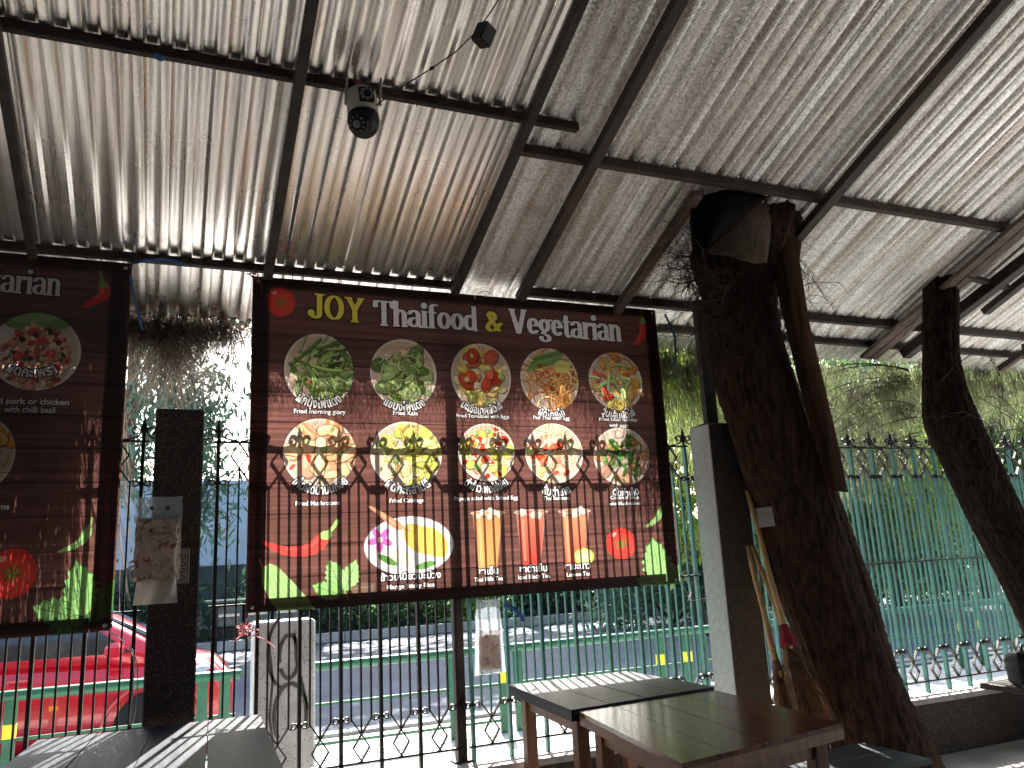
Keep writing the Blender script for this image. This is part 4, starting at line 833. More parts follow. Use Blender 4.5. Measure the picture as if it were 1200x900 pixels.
ribbons('hanging_vines', eave_roots(5600, -3.1, -.30, lambda x: 1.62, 8, .05), M['rootl'], .009, 7, .02, 'long dense hanging roots added unseen behind the left banner to block the sun', 'roots')  # added sun blocker; length and density chosen to keep the left banner dim
ribbons('hanging_vines', eave_roots(2100, 2.75, 3.75, lambda x: .95, 3, .1), M['vine'], .006, 7, .05, 'green and yellow vines hanging from the eave between the large banner and the trunk', 'vines')
ribbons('hanging_vines', eave_roots(420, 3.7, 5.0, lambda x: .45, 4, .1), M['vinedry'], .005, 7, .07, 'grey-green wispy vines hanging from the eave between the two trunks', 'vines')
ribbons('hanging_vines', eave_roots(2300, 5.3, 7.8, lambda x: .62, 5, .1), M['vinedry'], .005, 7, .05, 'brownish vines hanging from the eave right of the second trunk', 'vines')
# arching needle branches growing left from the second trunk
m = MB(); roots = []; rb = random.Random(9)
for k in range(22):
    P0 = Vector((5.5, 4.62, rb.uniform(2.0, 2.8))); d = Vector((-1, rb.uniform(-.1, .7), rb.uniform(-.15, .5))).normalized(); path = [P0]; q = P0.copy(); L = rb.uniform(.7, 1.5)
    for j in range(10): d = (d+Vector((0, 0, -.09))).normalized(); q = q+d*L/10; path.append(q.copy())
    m.tube([p-Vector((5.5, 4.62, 2.3)) for p in path], [.007*(1-.08*j) for j in range(11)], 5, False)
    for j in range(1, 11):
        for _ in range(30): roots.append((path[j].x+rb.gauss(0, .07), path[j].y+rb.gauss(0, .04), path[j].z+rb.gauss(0, .03), rb.uniform(.08, .30)))
ribbons('fibres', FIB, M['root'], .004, 6, .16, None, None, t1)
nb = empty('needle_branches', (5.5, 4.62, 2.3), label='arching grey-green needle branches between the two trunks, above the fence', cat='branches')
m.build('branch', M['root'], nb)
r_ = np.array(roots); r_[:, :3] -= (5.5, 4.62, 2.3); nd = ribbons('needles', r_, M['vinedry'], .0045, 4, .16, None, None, nb)

# ------------------------------------------------------------------ guard rail, street side
GY = 6.675
def guard(x0, x1, posts, label):
    e = empty('guard_rail', ((x0+x1)/2, GY, 0), label=label, cat='guard rail', group='green guard rail sections along the kerb'); c = (x0+x1)/2
    MB().tube([(x0-c, 0, .665), (x0-c+.02, 0, .67), (x1-c-.02, 0, .67), (x1-c, 0, .665)], .036, 14).build('top_rail', M['green'], e)
    for z in (.385, .10): MB().box(((x0+x1)/2-c, 0, z), (x1-x0-.06, .018, .022)).build('lower_rail', M['green'], e)
    for X, yel in posts:
        p = MB().box((X-c, .0, .32), (.075, .035, .64)).build('post', M['green'], e)
        if yel: MB().box((X-c, 0, .44), (.079, .039, .09)).build('reflective_band', M['yellow'], p)
guard(-1.6, .51, [(-1.5, 0), (-.97, 1), (.245, 0), (.40, 0)], 'green guard rail section in front of the red car')
guard(.61, 2.67, [(.70, 0), (2.19, 0), (2.63, 1)], 'green guard rail section right of the graffiti post')
guard(2.71, 4.56, [(2.77, 0), (4.2, 1), (4.50, 1)], 'green guard rail section seen beyond the pushed together tables')
guard(4.60, 6.6, [(4.68, 0), (6.5, 0)], 'green guard rail section behind the thick leaning trunk')
guard(6.64, 9.0, [(6.72, 0), (8.08, 1), (8.4, 1), (8.9, 0)], 'green guard rail section seen through the right fence')
guard(-3.9, -1.68, [(-3.8, 0), (-1.8, 0)], 'green guard rail section at the left edge, by the rear of the red car')
guard(9.05, 11.4, [(9.2, 0), (11.2, 0)], 'green guard rail section farthest right')

# ------------------------------------------------------------------ red car
def loft(m, secs, smooth=True, cap=True):
    n = len(secs[0]); vs = [p for s_ in secs for p in s_]; fs = [(i*n+k, i*n+(k+1) % n, (i+1)*n+(k+1) % n, (i+1)*n+k) for i in range(len(secs)-1) for k in range(n)]
    if cap: fs += [tuple(range(n-1, -1, -1)), tuple(range((len(secs)-1)*n, len(secs)*n))]
    m.add(vs, fs, smooth)
car = empty('car', (-1.42, 8.56, -.125), R(-1.5), 'red hatchback parked on the street, its nose pointing right', 'car'); car.scale = (1, 1, .98)
def bsec(x, w_, zb, zt, crown=.03):
    pts = []; 
    for y, z in ((-.82, 0), (-.98, .12), (-1, .35), (-.985, .62), (-.95, .86), (-.86, .97), (-.5, 1.0), (0, 1.0)): pts.append((x, y*w_, zb+(zt-zb)*z+(crown*(1-abs(y)) if z > .95 else 0)))
    pts += [(x, -p[1], p[2]) for p in pts[-2::-1]]; return pts
body = [(-2.02, .60, .42, .72), (-1.98, .74, .30, .86), (-1.8, .82, .24, .93), (-1.3, .85, .21, .95), (-.5, .86, .20, .94), (.4, .86, .20, .92), (.95, .86, .20, .90), (1.25, .85, .21, .89), (1.6, .83, .22, .86), (1.82, .78, .24, .80), (1.94, .70, .28, .70), (1.99, .58, .34, .60)]
m = MB(); loft(m, [bsec(*b) for b in body]); m.build('body', M['redpaint'], car)
def csec(x, wb_, wt_, zb, zt):
    pts = [(x, -wb_, zb), (x, -(wb_+wt_)/2-.01, (zb+zt)/2), (x, -wt_, zt-.05), (x, -wt_+.07, zt-.008), (x, 0, zt+.015)]; return pts+[(x, -p[1], p[2]) for p in pts[-2::-1]]
cab = [(-1.92, .70, .66, .86, .90), (-1.80, .76, .66, .88, 1.18), (-1.55, .79, .64, .90, 1.36), (-1.0, .80, .63, .90, 1.43), (-.3, .80, .63, .90, 1.44), (.55, .80, .63, .89, 1.40), (.98, .80, .67, .87, 1.22), (1.56, .79, .76, .83, .89)]
m = MB(); loft(m, [csec(*c) for c in cab]); m.build('roof', M['redpaint'], car)
def side_y(z, zb=.90, zt=1.40): t = (z-zb)/(zt-zb); return .80*(1-t)+.64*t+.012
for sg in (-1, 1):
    for pts in ([(-1.62, .95), (-1.0, .955), (-1.0, 1.36), (-1.40, 1.31)], [(-.94, .955), (-.22, .955), (-.22, 1.38), (-.94, 1.37)], [(-.15, .955), (1.16, .95), (.76, 1.24), (.46, 1.335), (-.15, 1.37)]):
        n = len(pts); vs = [(x, sg*side_y(z), z) for x, z in pts]+[(x, sg*(side_y(z)-.03), z) for x, z in pts]
        MB().add(vs, [tuple(range(n)), tuple(range(2*n-1, n-1, -1))]+[(i, i+n, (i+1) % n+n, (i+1) % n) for i in range(n)]).build('window', M['carglass'], car)
MB().add([(1.50, -.66, .935), (1.50, .66, .935), (.73, .56, 1.36), (.73, -.56, 1.36), (1.47, -.66, .92), (1.47, .66, .92), (.70, .56, 1.345), (.70, -.56, 1.345)], [(0, 1, 2, 3), (7, 6, 5, 4), (0, 3, 7, 4), (1, 5, 6, 2), (0, 4, 5, 1), (3, 2, 6, 7)]).build('windscreen', M['carglass'], car)
tyr = MB().lathe([(.19, -.10), (.30, -.10), (.32, -.07), (.32, .07), (.30, .10), (.19, .10)], n=28, M=Matrix.Rotation(R(90), 3, 'X')).mesh('tyre', M['rubber'])
rm = MB().lathe([(.20, -.085), (.20, .085), (.03, .095), (.03, -.095)], n=10, M=Matrix.Rotation(R(90), 3, 'X')).mesh('rim', M['chrome'])
for x in (-1.28, 1.36):
    for y in (-.80, .80):
        wh = bpy.data.objects.new('wheel', None); wh.location = (x, y, .32); link(wh, car); inst('tyre', tyr, wh); inst('rim', rm, wh)
    m = MB(); m.tube([(x+.40*math.cos(a), -.868, .32+.38*math.sin(a)) for a in np.linspace(-.2, math.pi+.2, 18)], .02, 5); m.build('wheel_arch', M['redpaint'], car)
for y in (-.66, .66):
    hl = MB().lathe([(.001, .045), (.075, .03), (.10, 0), (.10, -.05)], n=16, M=Matrix.Rotation(R(90), 3, 'Y') @ Matrix.Scale(1.35, 3, Vector((0, 1, 0)))).build('headlight', M['lamp'], car, (1.73, y*1.09, .70)); hl.rotation_euler = (0, 0, R(-52 if y < 0 else 52))
    mi = MB().box((0, 0, 0), (.14, .17, .11), bev=.03).build('mirror', M['redpaint'], car, (1.04, y*1.41, .99))
MB().box((1.975, 0, .46), (.05, .9, .14), bev=.01).build('grille', M['blackpl'], car); MB().box((1.93, 0, .27), (.10, 1.2, .08), bev=.02).build('bumper', M['redpaint'], car)
for x in (-.60, .36): MB().box((x, -.862, .80), (.16, .02, .022), bev=.006).build('door_handle', M['redpaint'], car)
m = MB()
for x in (-.185, 1.0, -1.0): m.tube([(x, -.862, .28), (x, -.868, .5), (x-.01, -.852, .8), (x-.02, -.82, .93)], .004, 4)
m.build('door_seam', M['blackpl'], car)

# ------------------------------------------------------------------ far side of the street
pw = MB().box((0, 0, 0), (11, .2, 2.05)).build('boundary_wall', M['palewall']); pw.location = (-3.6, 21, 2.65); tag(pw, 'pale blue-grey panel wall far beyond the street', 'wall')
db = MB().box((0, 0, 0), (60, .3, 1.75), bev=.02).build('boundary_wall', pm('dark_wall', (.06, .075, .07), (.03, .04, .04), 1.5, .9)); db.location = (16, 20.8, .76); tag(db, 'long dark low wall on the far side of the street', 'wall')
ct = empty('cargo_cart', (1.25, 13.6, -.125), label='dark cargo cart with crates and one big wheel across the street, beyond the car nose', cat='cart')
ct.scale = (1, 1, 1)
MB().box((0, 0, .72), (1.3, .8, .06)).build('deck', M['blackpl'], ct)
for i in range(3): MB().box((-.42+.42*i, 0, .93), (.38, .7, .34), bev=.02).build('crate', M['crate'], ct)
for i in range(3): MB().box((-.42+.42*i, -.36, .93), (.30, .02, .04)).build('crate_slat', M['chrome'], ct)
m = MB(); m.tube([(.28+.30*math.cos(a), -.5, .32+.30*math.sin(a)) for a in np.linspace(0, 2*math.pi, 25)], .025, 6, False); wl = m.build('wheel', M['rubber'], ct)
m = MB()
for k in range(10): a = k*math.pi/5; m.tube([(.28, -.5, .32), (.28+.29*math.cos(a), -.5, .32+.29*math.sin(a))], .006, 4)
m.build('spoke', M['chrome'], wl)
MB().tube([(-.6, -.4, .2), (-.6, -.4, 1.1), (-.9, -.4, 1.15)], .02, 6).build('handle', M['iron'], ct)
m = MB(); m.slab([(-.75, -.45), (.75, -.45), (.75, .45), (-.75, .45)], 1.12, 1.15); m.build('tarpaulin', M['tarp'], ct)

# trees: trunk with limbs and a crown of leaf clumps
LM = [leafmat('leaf_dark', (.02, .05, .03), (.04, .09, .045), (.07, .14, .06), 1.2, .45), leafmat('leaf_mid', (.05, .11, .04), (.10, .20, .06), (.20, .32, .09), 1.1, .55), leafmat('leaf_lime', (.12, .20, .02), (.30, .40, .04), (.45, .50, .06), 1.4, .6), leafmat('leaf_blue', (.05, .11, .08), (.10, .20, .13), (.16, .28, .18), 1.5, .55)]
def crown(blobs, n, size, mat, parent, seed, drop=0., long=1.0, name='crown'):
    g_ = np.random.default_rng(seed); wts = np.array([b[3]*b[4]*b[5] for b in blobs])**.75; wts = wts/wts.sum(); out = []
    ncl = max(4, n//55)
    for b, k in zip(blobs, g_.multinomial(ncl, wts)):
        u = g_.normal(size=(k, 3)); u /= np.linalg.norm(u, axis=1)[:, None]; u *= g_.uniform(.35, 1.05, (k, 1)); c = np.array(b[:3])+u*np.array(b[3:6])
        cl = c[:, None, :]+g_.normal(size=(k, 55, 3))*np.array([1, 1, 1+drop])[None, None]*(size*3.2)
        out.append(cl.reshape(-1, 3))
    P = np.concatenate(out); n = len(P); a = g_.normal(size=(n, 3)); a[:, 2] -= drop*1.5; a /= np.linalg.norm(a, axis=1)[:, None]; b_ = np.cross(a, g_.normal(size=(n, 3))); b_ /= np.linalg.norm(b_, axis=1)[:, None]
    s_ = size*g_.uniform(.6, 1.3, (n, 1)); L = a*s_*long; W = b_*s_*.42/ (long**.3)
    V = np.stack([P-L, P+W*1, P+L, P-W], 1).reshape(-1, 3); i = np.arange(n)*4; Fq = np.stack([i, i+1, i+2, i+3], -1)
    return np_mesh(name, V, Fq, mat, parent)
def tree(x, y, z, h, blobs, n, size, mat, label, seed, r=.16, drop=0., long=1.0, group='trees across the street'):
    e = empty('tree', (x, y, z), label=label, cat='tree', group=group); rr = random.Random(seed); path = []; q = Vector((0, 0, 0))
    for k in range(9): path.append(q.copy()); q = q+Vector((rr.gauss(0, .06), rr.gauss(0, .06), h/8))
    m = MB(); m.tube(path, [r*(1-.07*k) for k in range(9)], 10)
    for b in blobs:
        s0 = path[5+rr.randrange(3)]; c = Vector(b[:3]); mid = (s0+c)/2+Vector((0, 0, .2)); m.tube([s0, mid, c], [r*.5, r*.3, r*.12], 6)
    m.build('trunk', M['bark2'], e); crown(blobs, n, size, mat, e, seed, drop, long); return e
tree(-.05, 15.5, -.06, 4.6, [(.25, 0, 4.3, .8, .7, .9), (-.35, 0, 3.3, .6, .6, .7), (.4, .1, 2.9, .55, .5, .8), (-.1, 0, 5.2, .7, .7, .6)], 4200, .075, LM[3], 'drooping blue-green tree beyond the street, seen between the two banners', 31, .09, .8, 1.6)
tree(1.95, 15.2, -.06, 4.4, [(.1, 0, 3.6, .6, .6, 1.1), (0, 0, 4.8, .6, .6, .8), (.1, 0, 2.5, .5, .5, .7)], 2600, .07, LM[3], 'slender blue-green tree just left of the large banner edge', 32, .07, .8, 1.6)
for i, (x, y, hh, lab_) in enumerate([(4.4, 23.5, 9.0, 'tall street tree straight behind the large banner'), (9.6, 23.9, 9.2, 'tall street tree behind the pushed together tables'), (-1.2, 24.2, 9.1, 'tall street tree behind the gap between the two banners'), (-6.6, 23.9, 9.0, 'tall street tree beyond the roof of the red car'), (15.2, 24.9, 9.2, 'tall street tree behind the thick leaning trunk')]):
    tree(x, y, -.06, hh, [(0, .5, hh+1.3, 3.0, 3.2, 1.2), (1.9, -1.5, hh+.6, 2, 2, .9), (-1.9, -1.8, hh+.8, 2, 2, .9), (0, -3.4, hh+.5, 2.6, 1.4, .8)], 11000, .19, LM[0], lab_, 40+i, .26)
def bush(x, y, z, blobs, n, size, mat, label, seed, drop=0., long=1.):
    e = empty('shrub', (x, y, z), label=label, cat='shrub', group='shrubs and hedge across the street'); m = MB()
    for b in blobs: m.tube([(0, 0, 0), (b[0]*.5, b[1]*.5, b[2]*.6), tuple(b[:3])], [.04, .03, .012], 6)
    m.build('stems', M['bark2'], e); crown(blobs, n, size, mat, e, seed, drop, long, 'foliage'); return e
hd = [(-1.0, 'dark hedge clump behind the cargo cart', 0), (3.2, 'dark hedge clump behind the graffiti post', 0), (6.0, 'mid green hedge clump seen under the middle of the large banner', 1), (9.4, 'dark hedge clump beyond the guard rail, behind the tables', 0), (12.8, 'hedge clump seen between the pillar and the thick trunk', 1)]
for i, (x, lb, k) in enumerate(hd): bush(x, 19.3, -.06, [(0, 0, .8, 1.7, .6, .7), (1, 0, .6, 1.0, .5, .6), (-1.1, 0, .65, 1.0, .5, .6)], 3500, .09, LM[k], lb, 50+i)
# dense greenery filling the view right of the banner
TR = [(8.6, 12.2, 5.0, [(0, 0, 3.6, 1.5, 1.2, 1.6), (.8, 0, 5.2, 1.4, 1.2, 1.2), (-.6, .2, 2.2, .9, .9, .8)], 9000, .085, LM[2], 'lime green sunlit tree seen between the banner and the grey pillar', .10, .5),
      (11.4, 12.5, 5.5, [(0, 0, 4.0, 2.0, 1.4, 2.0), (1, 0, 2.4, 1.4, 1.0, 1.0), (-.9, 0, 2.4, 1.2, 1.0, 1.0)], 13000, .09, LM[1], 'mid green tree behind the thick leaning trunk', .14, .6),
      (14.3, 13.2, 5.5, [(0, 0, 4.2, 2.0, 1.4, 1.8), (1.2, 0, 2.6, 1.4, 1.2, 1.2), (-1.1, 0, 2.3, 1.3, 1.0, 1.1)], 13000, .095, LM[3], 'blue-green tree seen over the right fence between the two trunks', .15, .4),
      (12.9, 11.0, 3.0, [(0, 0, 2.35, .75, .6, .8), (.3, 0, 3.0, .5, .5, .5)], 4500, .075, LM[2], 'small bright yellow-green tree over the right fence, left of the second trunk', .05, .1),
      (17.6, 13.6, 5.8, [(0, 0, 4.4, 2.1, 1.4, 2.0), (1.2, 0, 2.4, 1.4, 1.2, 1.2), (-1.2, 0, 2.6, 1.4, 1.2, 1.2)], 13000, .10, LM[1], 'mid green tree behind the second leaning trunk', .15, .3),
      (20.8, 13.4, 5.8, [(0, 0, 4.2, 2.1, 1.4, 2.0), (1.2, 0, 2.4, 1.4, 1.2, 1.2), (-1.2, 0, 2.6, 1.4, 1.2, 1.2)], 9000, .11, LM[2], 'lime green tree at the far right edge beyond the fence', .15, .4)]
for i, (x, y, h_, bl, n_, s_, mt, lb, rr_, dr_) in enumerate(TR): tree(x, y, -.06, h_, bl, n_, s_, mt, lb, 60+i, rr_, dr_, 1.3)
bl_ = [(-1.2, 0, .9, 1.2, .5, .9), (.2, 0, 1.1, 1.2, .5, 1.0), (1.4, 0, .8, 1.1, .5, .8)]
for i, (x, y, k, lb) in enumerate([(10.2, 15.5, 3, 'low blue-green shrub behind the thick trunk base'), (13.2, 15.2, 3, 'low blue-green shrub seen through the bars between the two trunks'), (16.2, 15.6, 1, 'low green shrub seen through the bars by the second trunk'), (19.4, 15.6, 3, 'low shrub seen through the bars at the far right')]): bush(x, y, -.1, bl_, 5200, .09, LM[k], lb, 80+i, .3, 1.2)

# ------------------------------------------------------------------ camera, cable and small hanging things
cc = empty('security_camera', at(424, 117, Y=3.06), label='white and black dome security camera hung from the upper purlin', cat='security camera')
cc.rotation_euler = (R(2), R(-4), R(-8)); cc.scale = (1.22, 1.22, 1.22)
MB().box((0, .03, .040), (.07, .06, .03), bev=.008).build('bracket', M['redpl'], cc); MB().tube([(0, .05, .05), (0, .07, .11)], .014, 8).build('mount_stem', M['redpl'], cc)
hs = MB().lathe([(.040, .035), (.050, .028), (.054, .0), (.054, -.045), (.050, -.052), (.02, -.054)], n=28).build('housing', M['whitepl'], cc)
pn = MB().box((.012, -.050, -.008), (.052, .014, .056), bev=.003).build('led_panel', M['blackpl'], cc)
led = MB().lathe([(.0055, 0), (.0055, .004), (.002, .006)], n=10, M=Matrix.Rotation(R(90), 3, 'X')).mesh('led', M['led'])
for k in range(8): a = k*math.pi/4; inst('led', led, pn, (.012+.018*math.cos(a), -.0575, -.008+.018*math.sin(a)))
dm = MB().lathe([(.048, -.050), (.055, -.062), (.056, -.085), (.050, -.108), (.038, -.127), (.018, -.139), (.001, -.142)], n=28).build('dome', M['blackpl'], cc)
Mr = (Vector((-.45, -.75, -.35)).to_track_quat('Z', 'Y')).to_matrix()
fc = MB().lathe([(.034, -.02), (.036, .0), (.034, .012), (.001, .014)], c=(-.022, -.036, -.112), n=22, M=Mr).build('lens_face', M['blackpl'], cc)
for k in range(10): a = k*math.pi/5; MB().lathe([(.0042, .013), (.0042, .0165), (.001, .017)], c=Vector((-.022, -.036, -.112))+Mr @ Vector((.025*math.cos(a), .025*math.sin(a), 0)), n=8, M=Mr).build('led', M['led'], fc)
MB().lathe([(.013, .012), (.013, .018), (.009, .020)], c=(-.022, -.036, -.112), n=16, M=Mr).build('lens', M['led'], fc)
for sx_ in (-.056, .062): MB().tube([(sx_, 0, -.02), (sx_+.004, .0, .03), (sx_+.012, .0, .085)], [.006, .005, .004], 8).build('antenna', M['whitepl'], cc)
def pathY(pts): return [at(x, y, Y=Y+(.1 if 4.1 < Y < 4.24 else 0)) for x, y, Y in pts]
def relbuild(name, paths, rad, mat, label, cat, n=6, group=None):
    o0 = Vector(paths[0][0]); m = MB()
    for p in paths: m.tube([Vector(q)-o0 for q in p], rad, n)
    o = m.build(name, mat); o.location = o0; return tag(o, label, cat, group)
relbuild('cable', [pathY([(440, 124, 3.02), (462, 108, 2.95), (485, 93, 2.85), (506, 80, 2.76), (535, 60, 2.62), (560, 35, 2.5), (575, 14, 2.42), (590, -10, 2.3)])], .0028, M['blackpl'], 'thin cable slanting up from the security camera to the roof', 'cable')
jb = empty('junction_box', at(567, 41, Y=2.46), label='small black box hanging on the cable right of the camera', cat='box'); jb.rotation_euler = (R(20), R(12), R(30))
MB().box((0, 0, 0), (.062, .056, .078), bev=.005).build('casing', M['blackpl'], jb); MB().box((0, 0, .035), (.03, .03, .01), bev=.002).build('lid', M['blackpl'], jb)
kn = MB().lathe([(.002, -.012), (.007, -.008), (.007, .008), (.002, .012)], n=8).build('cable_connector', M['blackpl']); kn.location = at(506, 80, Y=2.76); kn.rotation_euler = (0, R(50), 0); tag(kn, 'small black connector halfway along the camera cable', 'connector')
bt = MB().box((0, 0, 0), (.04, .02, .025), bev=.006).build('blue_tag', M['bluepl']); bt.location = at(186, 67, Y=3.12); bt.rotation_euler = (0, R(20), 0); tag(bt, 'small blue plastic tag stuck under the upper left purlin', 'tag')
def ribbon3(name, pts, wd, mat, label, cat):
    P = [Vector(p) for p in pts]; o0 = P[0].copy(); vs = []
    for i, p in enumerate(P):
        d = (P[min(i+1, len(P)-1)]-P[max(i-1, 0)]).normalized(); q = d.cross(Vector((0, 1, 0))).normalized()*wd/2; vs += [p-o0+q, p-o0-q]
    ob = MB().add(vs, [(2*i, 2*i+1, 2*i+3, 2*i+2) for i in range(len(P)-1)], True).build(name, mat); ob.location = o0; md = ob.modifiers.new('t', 'SOLIDIFY'); md.thickness = .001; return tag(ob, label, cat)
ribbon3('ribbon', pathY([(156, 308, 4.15), (170, 305, 4.14), (190, 304, 4.14), (205, 306, 4.14), (218, 311, 4.15)]), .018, M['bluepl'], 'blue tape tied along the wall beam between the banners', 'ribbon')
ribbon3('ribbon', pathY([(153, 322, 4.15), (156, 345, 4.14), (161, 365, 4.14), (167, 387, 4.15)]), .012, M['bluepl'], 'faded blue strip dangling from the top corner of the left banner', 'ribbon')
ribbon3('ribbon', pathY([(779, 368, 4.15), (785, 380, 4.14), (791, 395, 4.14), (792, 415, 4.14), (789, 430, 4.15)]), .016, M['bluepl'], 'blue strip dangling from the top right corner of the large banner', 'ribbon')
ribbon3('ribbon', pathY([(590, 709, 4.22), (600, 712, 4.21), (610, 720, 4.21), (613, 728, 4.21)]), .022, M['bluepl'], 'pale blue strip tied to the fence beside the middle tissue pack', 'ribbon')
M['pinkstring'] = pm('pink_string', (.85, .6, .62), (.7, .12, .16), 90, .8); M['palestring'] = pm('pale_string', (.6, .58, .66), (.5, .48, .56), 30, .8)
def tangle(c, s_, n, Y, seed):
    rr = random.Random(seed); P = []
    for k in range(n): P.append([at(c[0]+rr.gauss(0, s_), c[1]+rr.gauss(0, s_*1.2), Y=Y+.09+rr.uniform(-.03, .02)) for _ in range(5)])
    return P
def smooth(p, k=2):
    p = [Vector(q) for q in p]
    for _ in range(k):
        q = [p[0]]
        for a, b in zip(p[:-1], p[1:]): q += [a*.75+b*.25, a*.25+b*.75]
        p = q+[p[-1]]
    return p
relbuild('string_tie', [smooth(q) for q in tangle((299, 322), 4, 7, 4.16, 1)]+[smooth(pathY([(298, 318, 4.16), (306, 330, 4.15), (307, 345, 4.15)]))], .002, M['redpl'], 'red string tie at the top left corner of the large banner', 'string', 4)
relbuild('string_tie', [smooth(q) for q in tangle((286, 736), 5, 6, 4.2, 2)]+[smooth(pathY([(291, 722, 4.2), (283, 744, 4.2), (275, 752, 4.22)])), smooth(pathY([(276, 750, 4.2), (300, 736, 4.18), (305, 741, 4.18), (290, 748, 4.2)])), smooth(pathY([(298, 745, 4.2), (312, 750, 4.19), (322, 760, 4.2)]))], .0028, M['pinkstring'], 'pink and white string tie at the bottom left corner of the large banner', 'string', 4)
relbuild('string_tie', [smooth(pathY([(116, 740, 4.2), (125, 738, 4.2), (140, 748, 4.25), (151, 757, 4.3)])), smooth(pathY([(151, 757, 4.3), (158, 775, 4.29), (155, 810, 4.3), (152, 850, 4.3)])), smooth(pathY([(153, 757, 4.3), (162, 780, 4.29), (160, 830, 4.3), (156, 848, 4.3)]))], .0022, M['palestring'], 'pale lilac string tying the left banner corner to the fence', 'string', 4)
relbuild('string_tie', [smooth(pathY([(797, 684, 4.2), (806, 695, 4.22), (808, 705, 4.25), (826, 701, 4.3)])), smooth(pathY([(800, 672, 4.2), (812, 690, 4.22), (806, 704, 4.25)]))], .0025, M['palestring'], 'white string tying the bottom right corner of the large banner to the fence', 'string', 4)
relbuild('string_tie', [smooth(q) for q in tangle((154, 306), 3, 6, 4.15, 4)], .003, M['blackpl'], 'black cord knot at the top right corner of the left banner', 'string', 4)
relbuild('string_tie', [smooth(pathY([(560, 344, 4.14), (568, 340, 4.14), (577, 345, 4.14), (580, 352, 4.14)])), smooth(pathY([(563, 346, 4.15), (572, 352, 4.15), (585, 368, 4.17)]))], .002, M['blackpl'], 'thin black wire at the middle of the large banner top edge', 'wire', 4)
# tissue packs
def tissuemat():
    m = bpy.data.materials.new('tissue_print'); m.use_nodes = True; t = m.node_tree; N = t.nodes; L = t.links
    for n in list(N): N.remove(n)
    out = N.new('ShaderNodeOutputMaterial'); tc = N.new('ShaderNodeTexCoord'); nz = N.new('ShaderNodeTexNoise'); nz.inputs['Scale'].default_value = 21; nz.inputs['Detail'].default_value = 9; nz.inputs['Roughness'].default_value = .7; L.new(tc.outputs['Object'], nz.inputs['Vector'])
    cr = N.new('ShaderNodeValToRGB'); e = cr.color_ramp.elements; e[0].position = .52; e[0].color = (.50, .40, .33, 1); e[1].position = .58; e[1].color = (.24, .09, .08, 1); L.new(nz.outputs[0], cr.inputs[0])
    d = N.new('ShaderNodeBsdfDiffuse'); tr = N.new('ShaderNodeBsdfTranslucent'); g = N.new('ShaderNodeBsdfGlossy'); g.inputs['Roughness'].default_value = .2; m1 = N.new('ShaderNodeMixShader'); m1.inputs[0].default_value = .45; m2 = N.new('ShaderNodeMixShader'); m2.inputs[0].default_value = .07
    for s_ in (d, tr): L.new(cr.outputs[0], s_.inputs[0])
    L.new(d.outputs[0], m1.inputs[1]); L.new(tr.outputs[0], m1.inputs[2]); L.new(m1.outputs[0], m2.inputs[1]); L.new(g.outputs[0], m2.inputs[2]); L.new(m2.outputs[0], out.inputs[0]); return m
def clearmat(name, a, tint):
    m = bpy.data.materials.new(name); m.use_nodes = True; t = m.node_tree; N = t.nodes; L = t.links
    for n in list(N): N.remove(n)
    out = N.new('ShaderNodeOutputMaterial'); tp = N.new('ShaderNodeBsdfTransparent'); d = N.new('ShaderNodeBsdfDiffuse'); tr = N.new('ShaderNodeBsdfTranslucent'); g = N.new('ShaderNodeBsdfGlossy'); g.inputs['Roughness'].default_value = .15
    for s_ in (d, tr): s_.inputs[0].default_value = (*tint, 1)
    a1 = N.new('ShaderNodeMixShader'); a1.inputs[0].default_value = .6; a2 = N.new('ShaderNodeMixShader'); a2.inputs[0].default_value = .15; a3 = N.new('ShaderNodeMixShader'); a3.inputs[0].default_value = a
    L.new(d.outputs[0], a1.inputs[1]); L.new(tr.outputs[0], a1.inputs[2]); L.new(a1.outputs[0], a2.inputs[1]); L.new(g.outputs[0], a2.inputs[2]); L.new(tp.outputs[0], a3.inputs[1]); L.new(a2.outputs[0], a3.inputs[2]); L.new(a3.outputs[0], out.inputs[0]); return m
M['tissue'] = tissuemat(); M['clear'] = clearmat('clear_plastic', .38, (.55, .62, .7)); M['paper'] = clearmat('soft_tissue', .97, (.50, .44, .38))
def pillow(w_, h_, t_, seed, nx=14, nz=18, taper=0.):
    rr = np.random.default_rng(seed); vs = []; fs = []
    for s_ in (-1, 1):
        for j in range(nz+1):
            for i in range(nx+1):
                u, v = i/nx*2-1, j/nz*2-1; b = max(0, (1-abs(u)**4)*(1-abs(v)**6))**.5; wob = .004*math.sin(u*7+v*5+seed)+.003*math.sin(v*13-u*4)
                vs.append((u*w_/2*(1+taper*v)+.002*math.sin(v*9), s_*t_/2*b+wob*b, v*h_/2+.002*math.sin(u*8)))
    n = nx+1
    for s_ in range(2):
        o_ = s_*n*(nz+1)
        for j in range(nz):
            for i in range(nx): q = (o_+j*n+i, o_+j*n+i+1, o_+(j+1)*n+i+1, o_+(j+1)*n+i); fs.append(q if s_ == 0 else q[::-1])
    return MB().add(vs, fs, True)
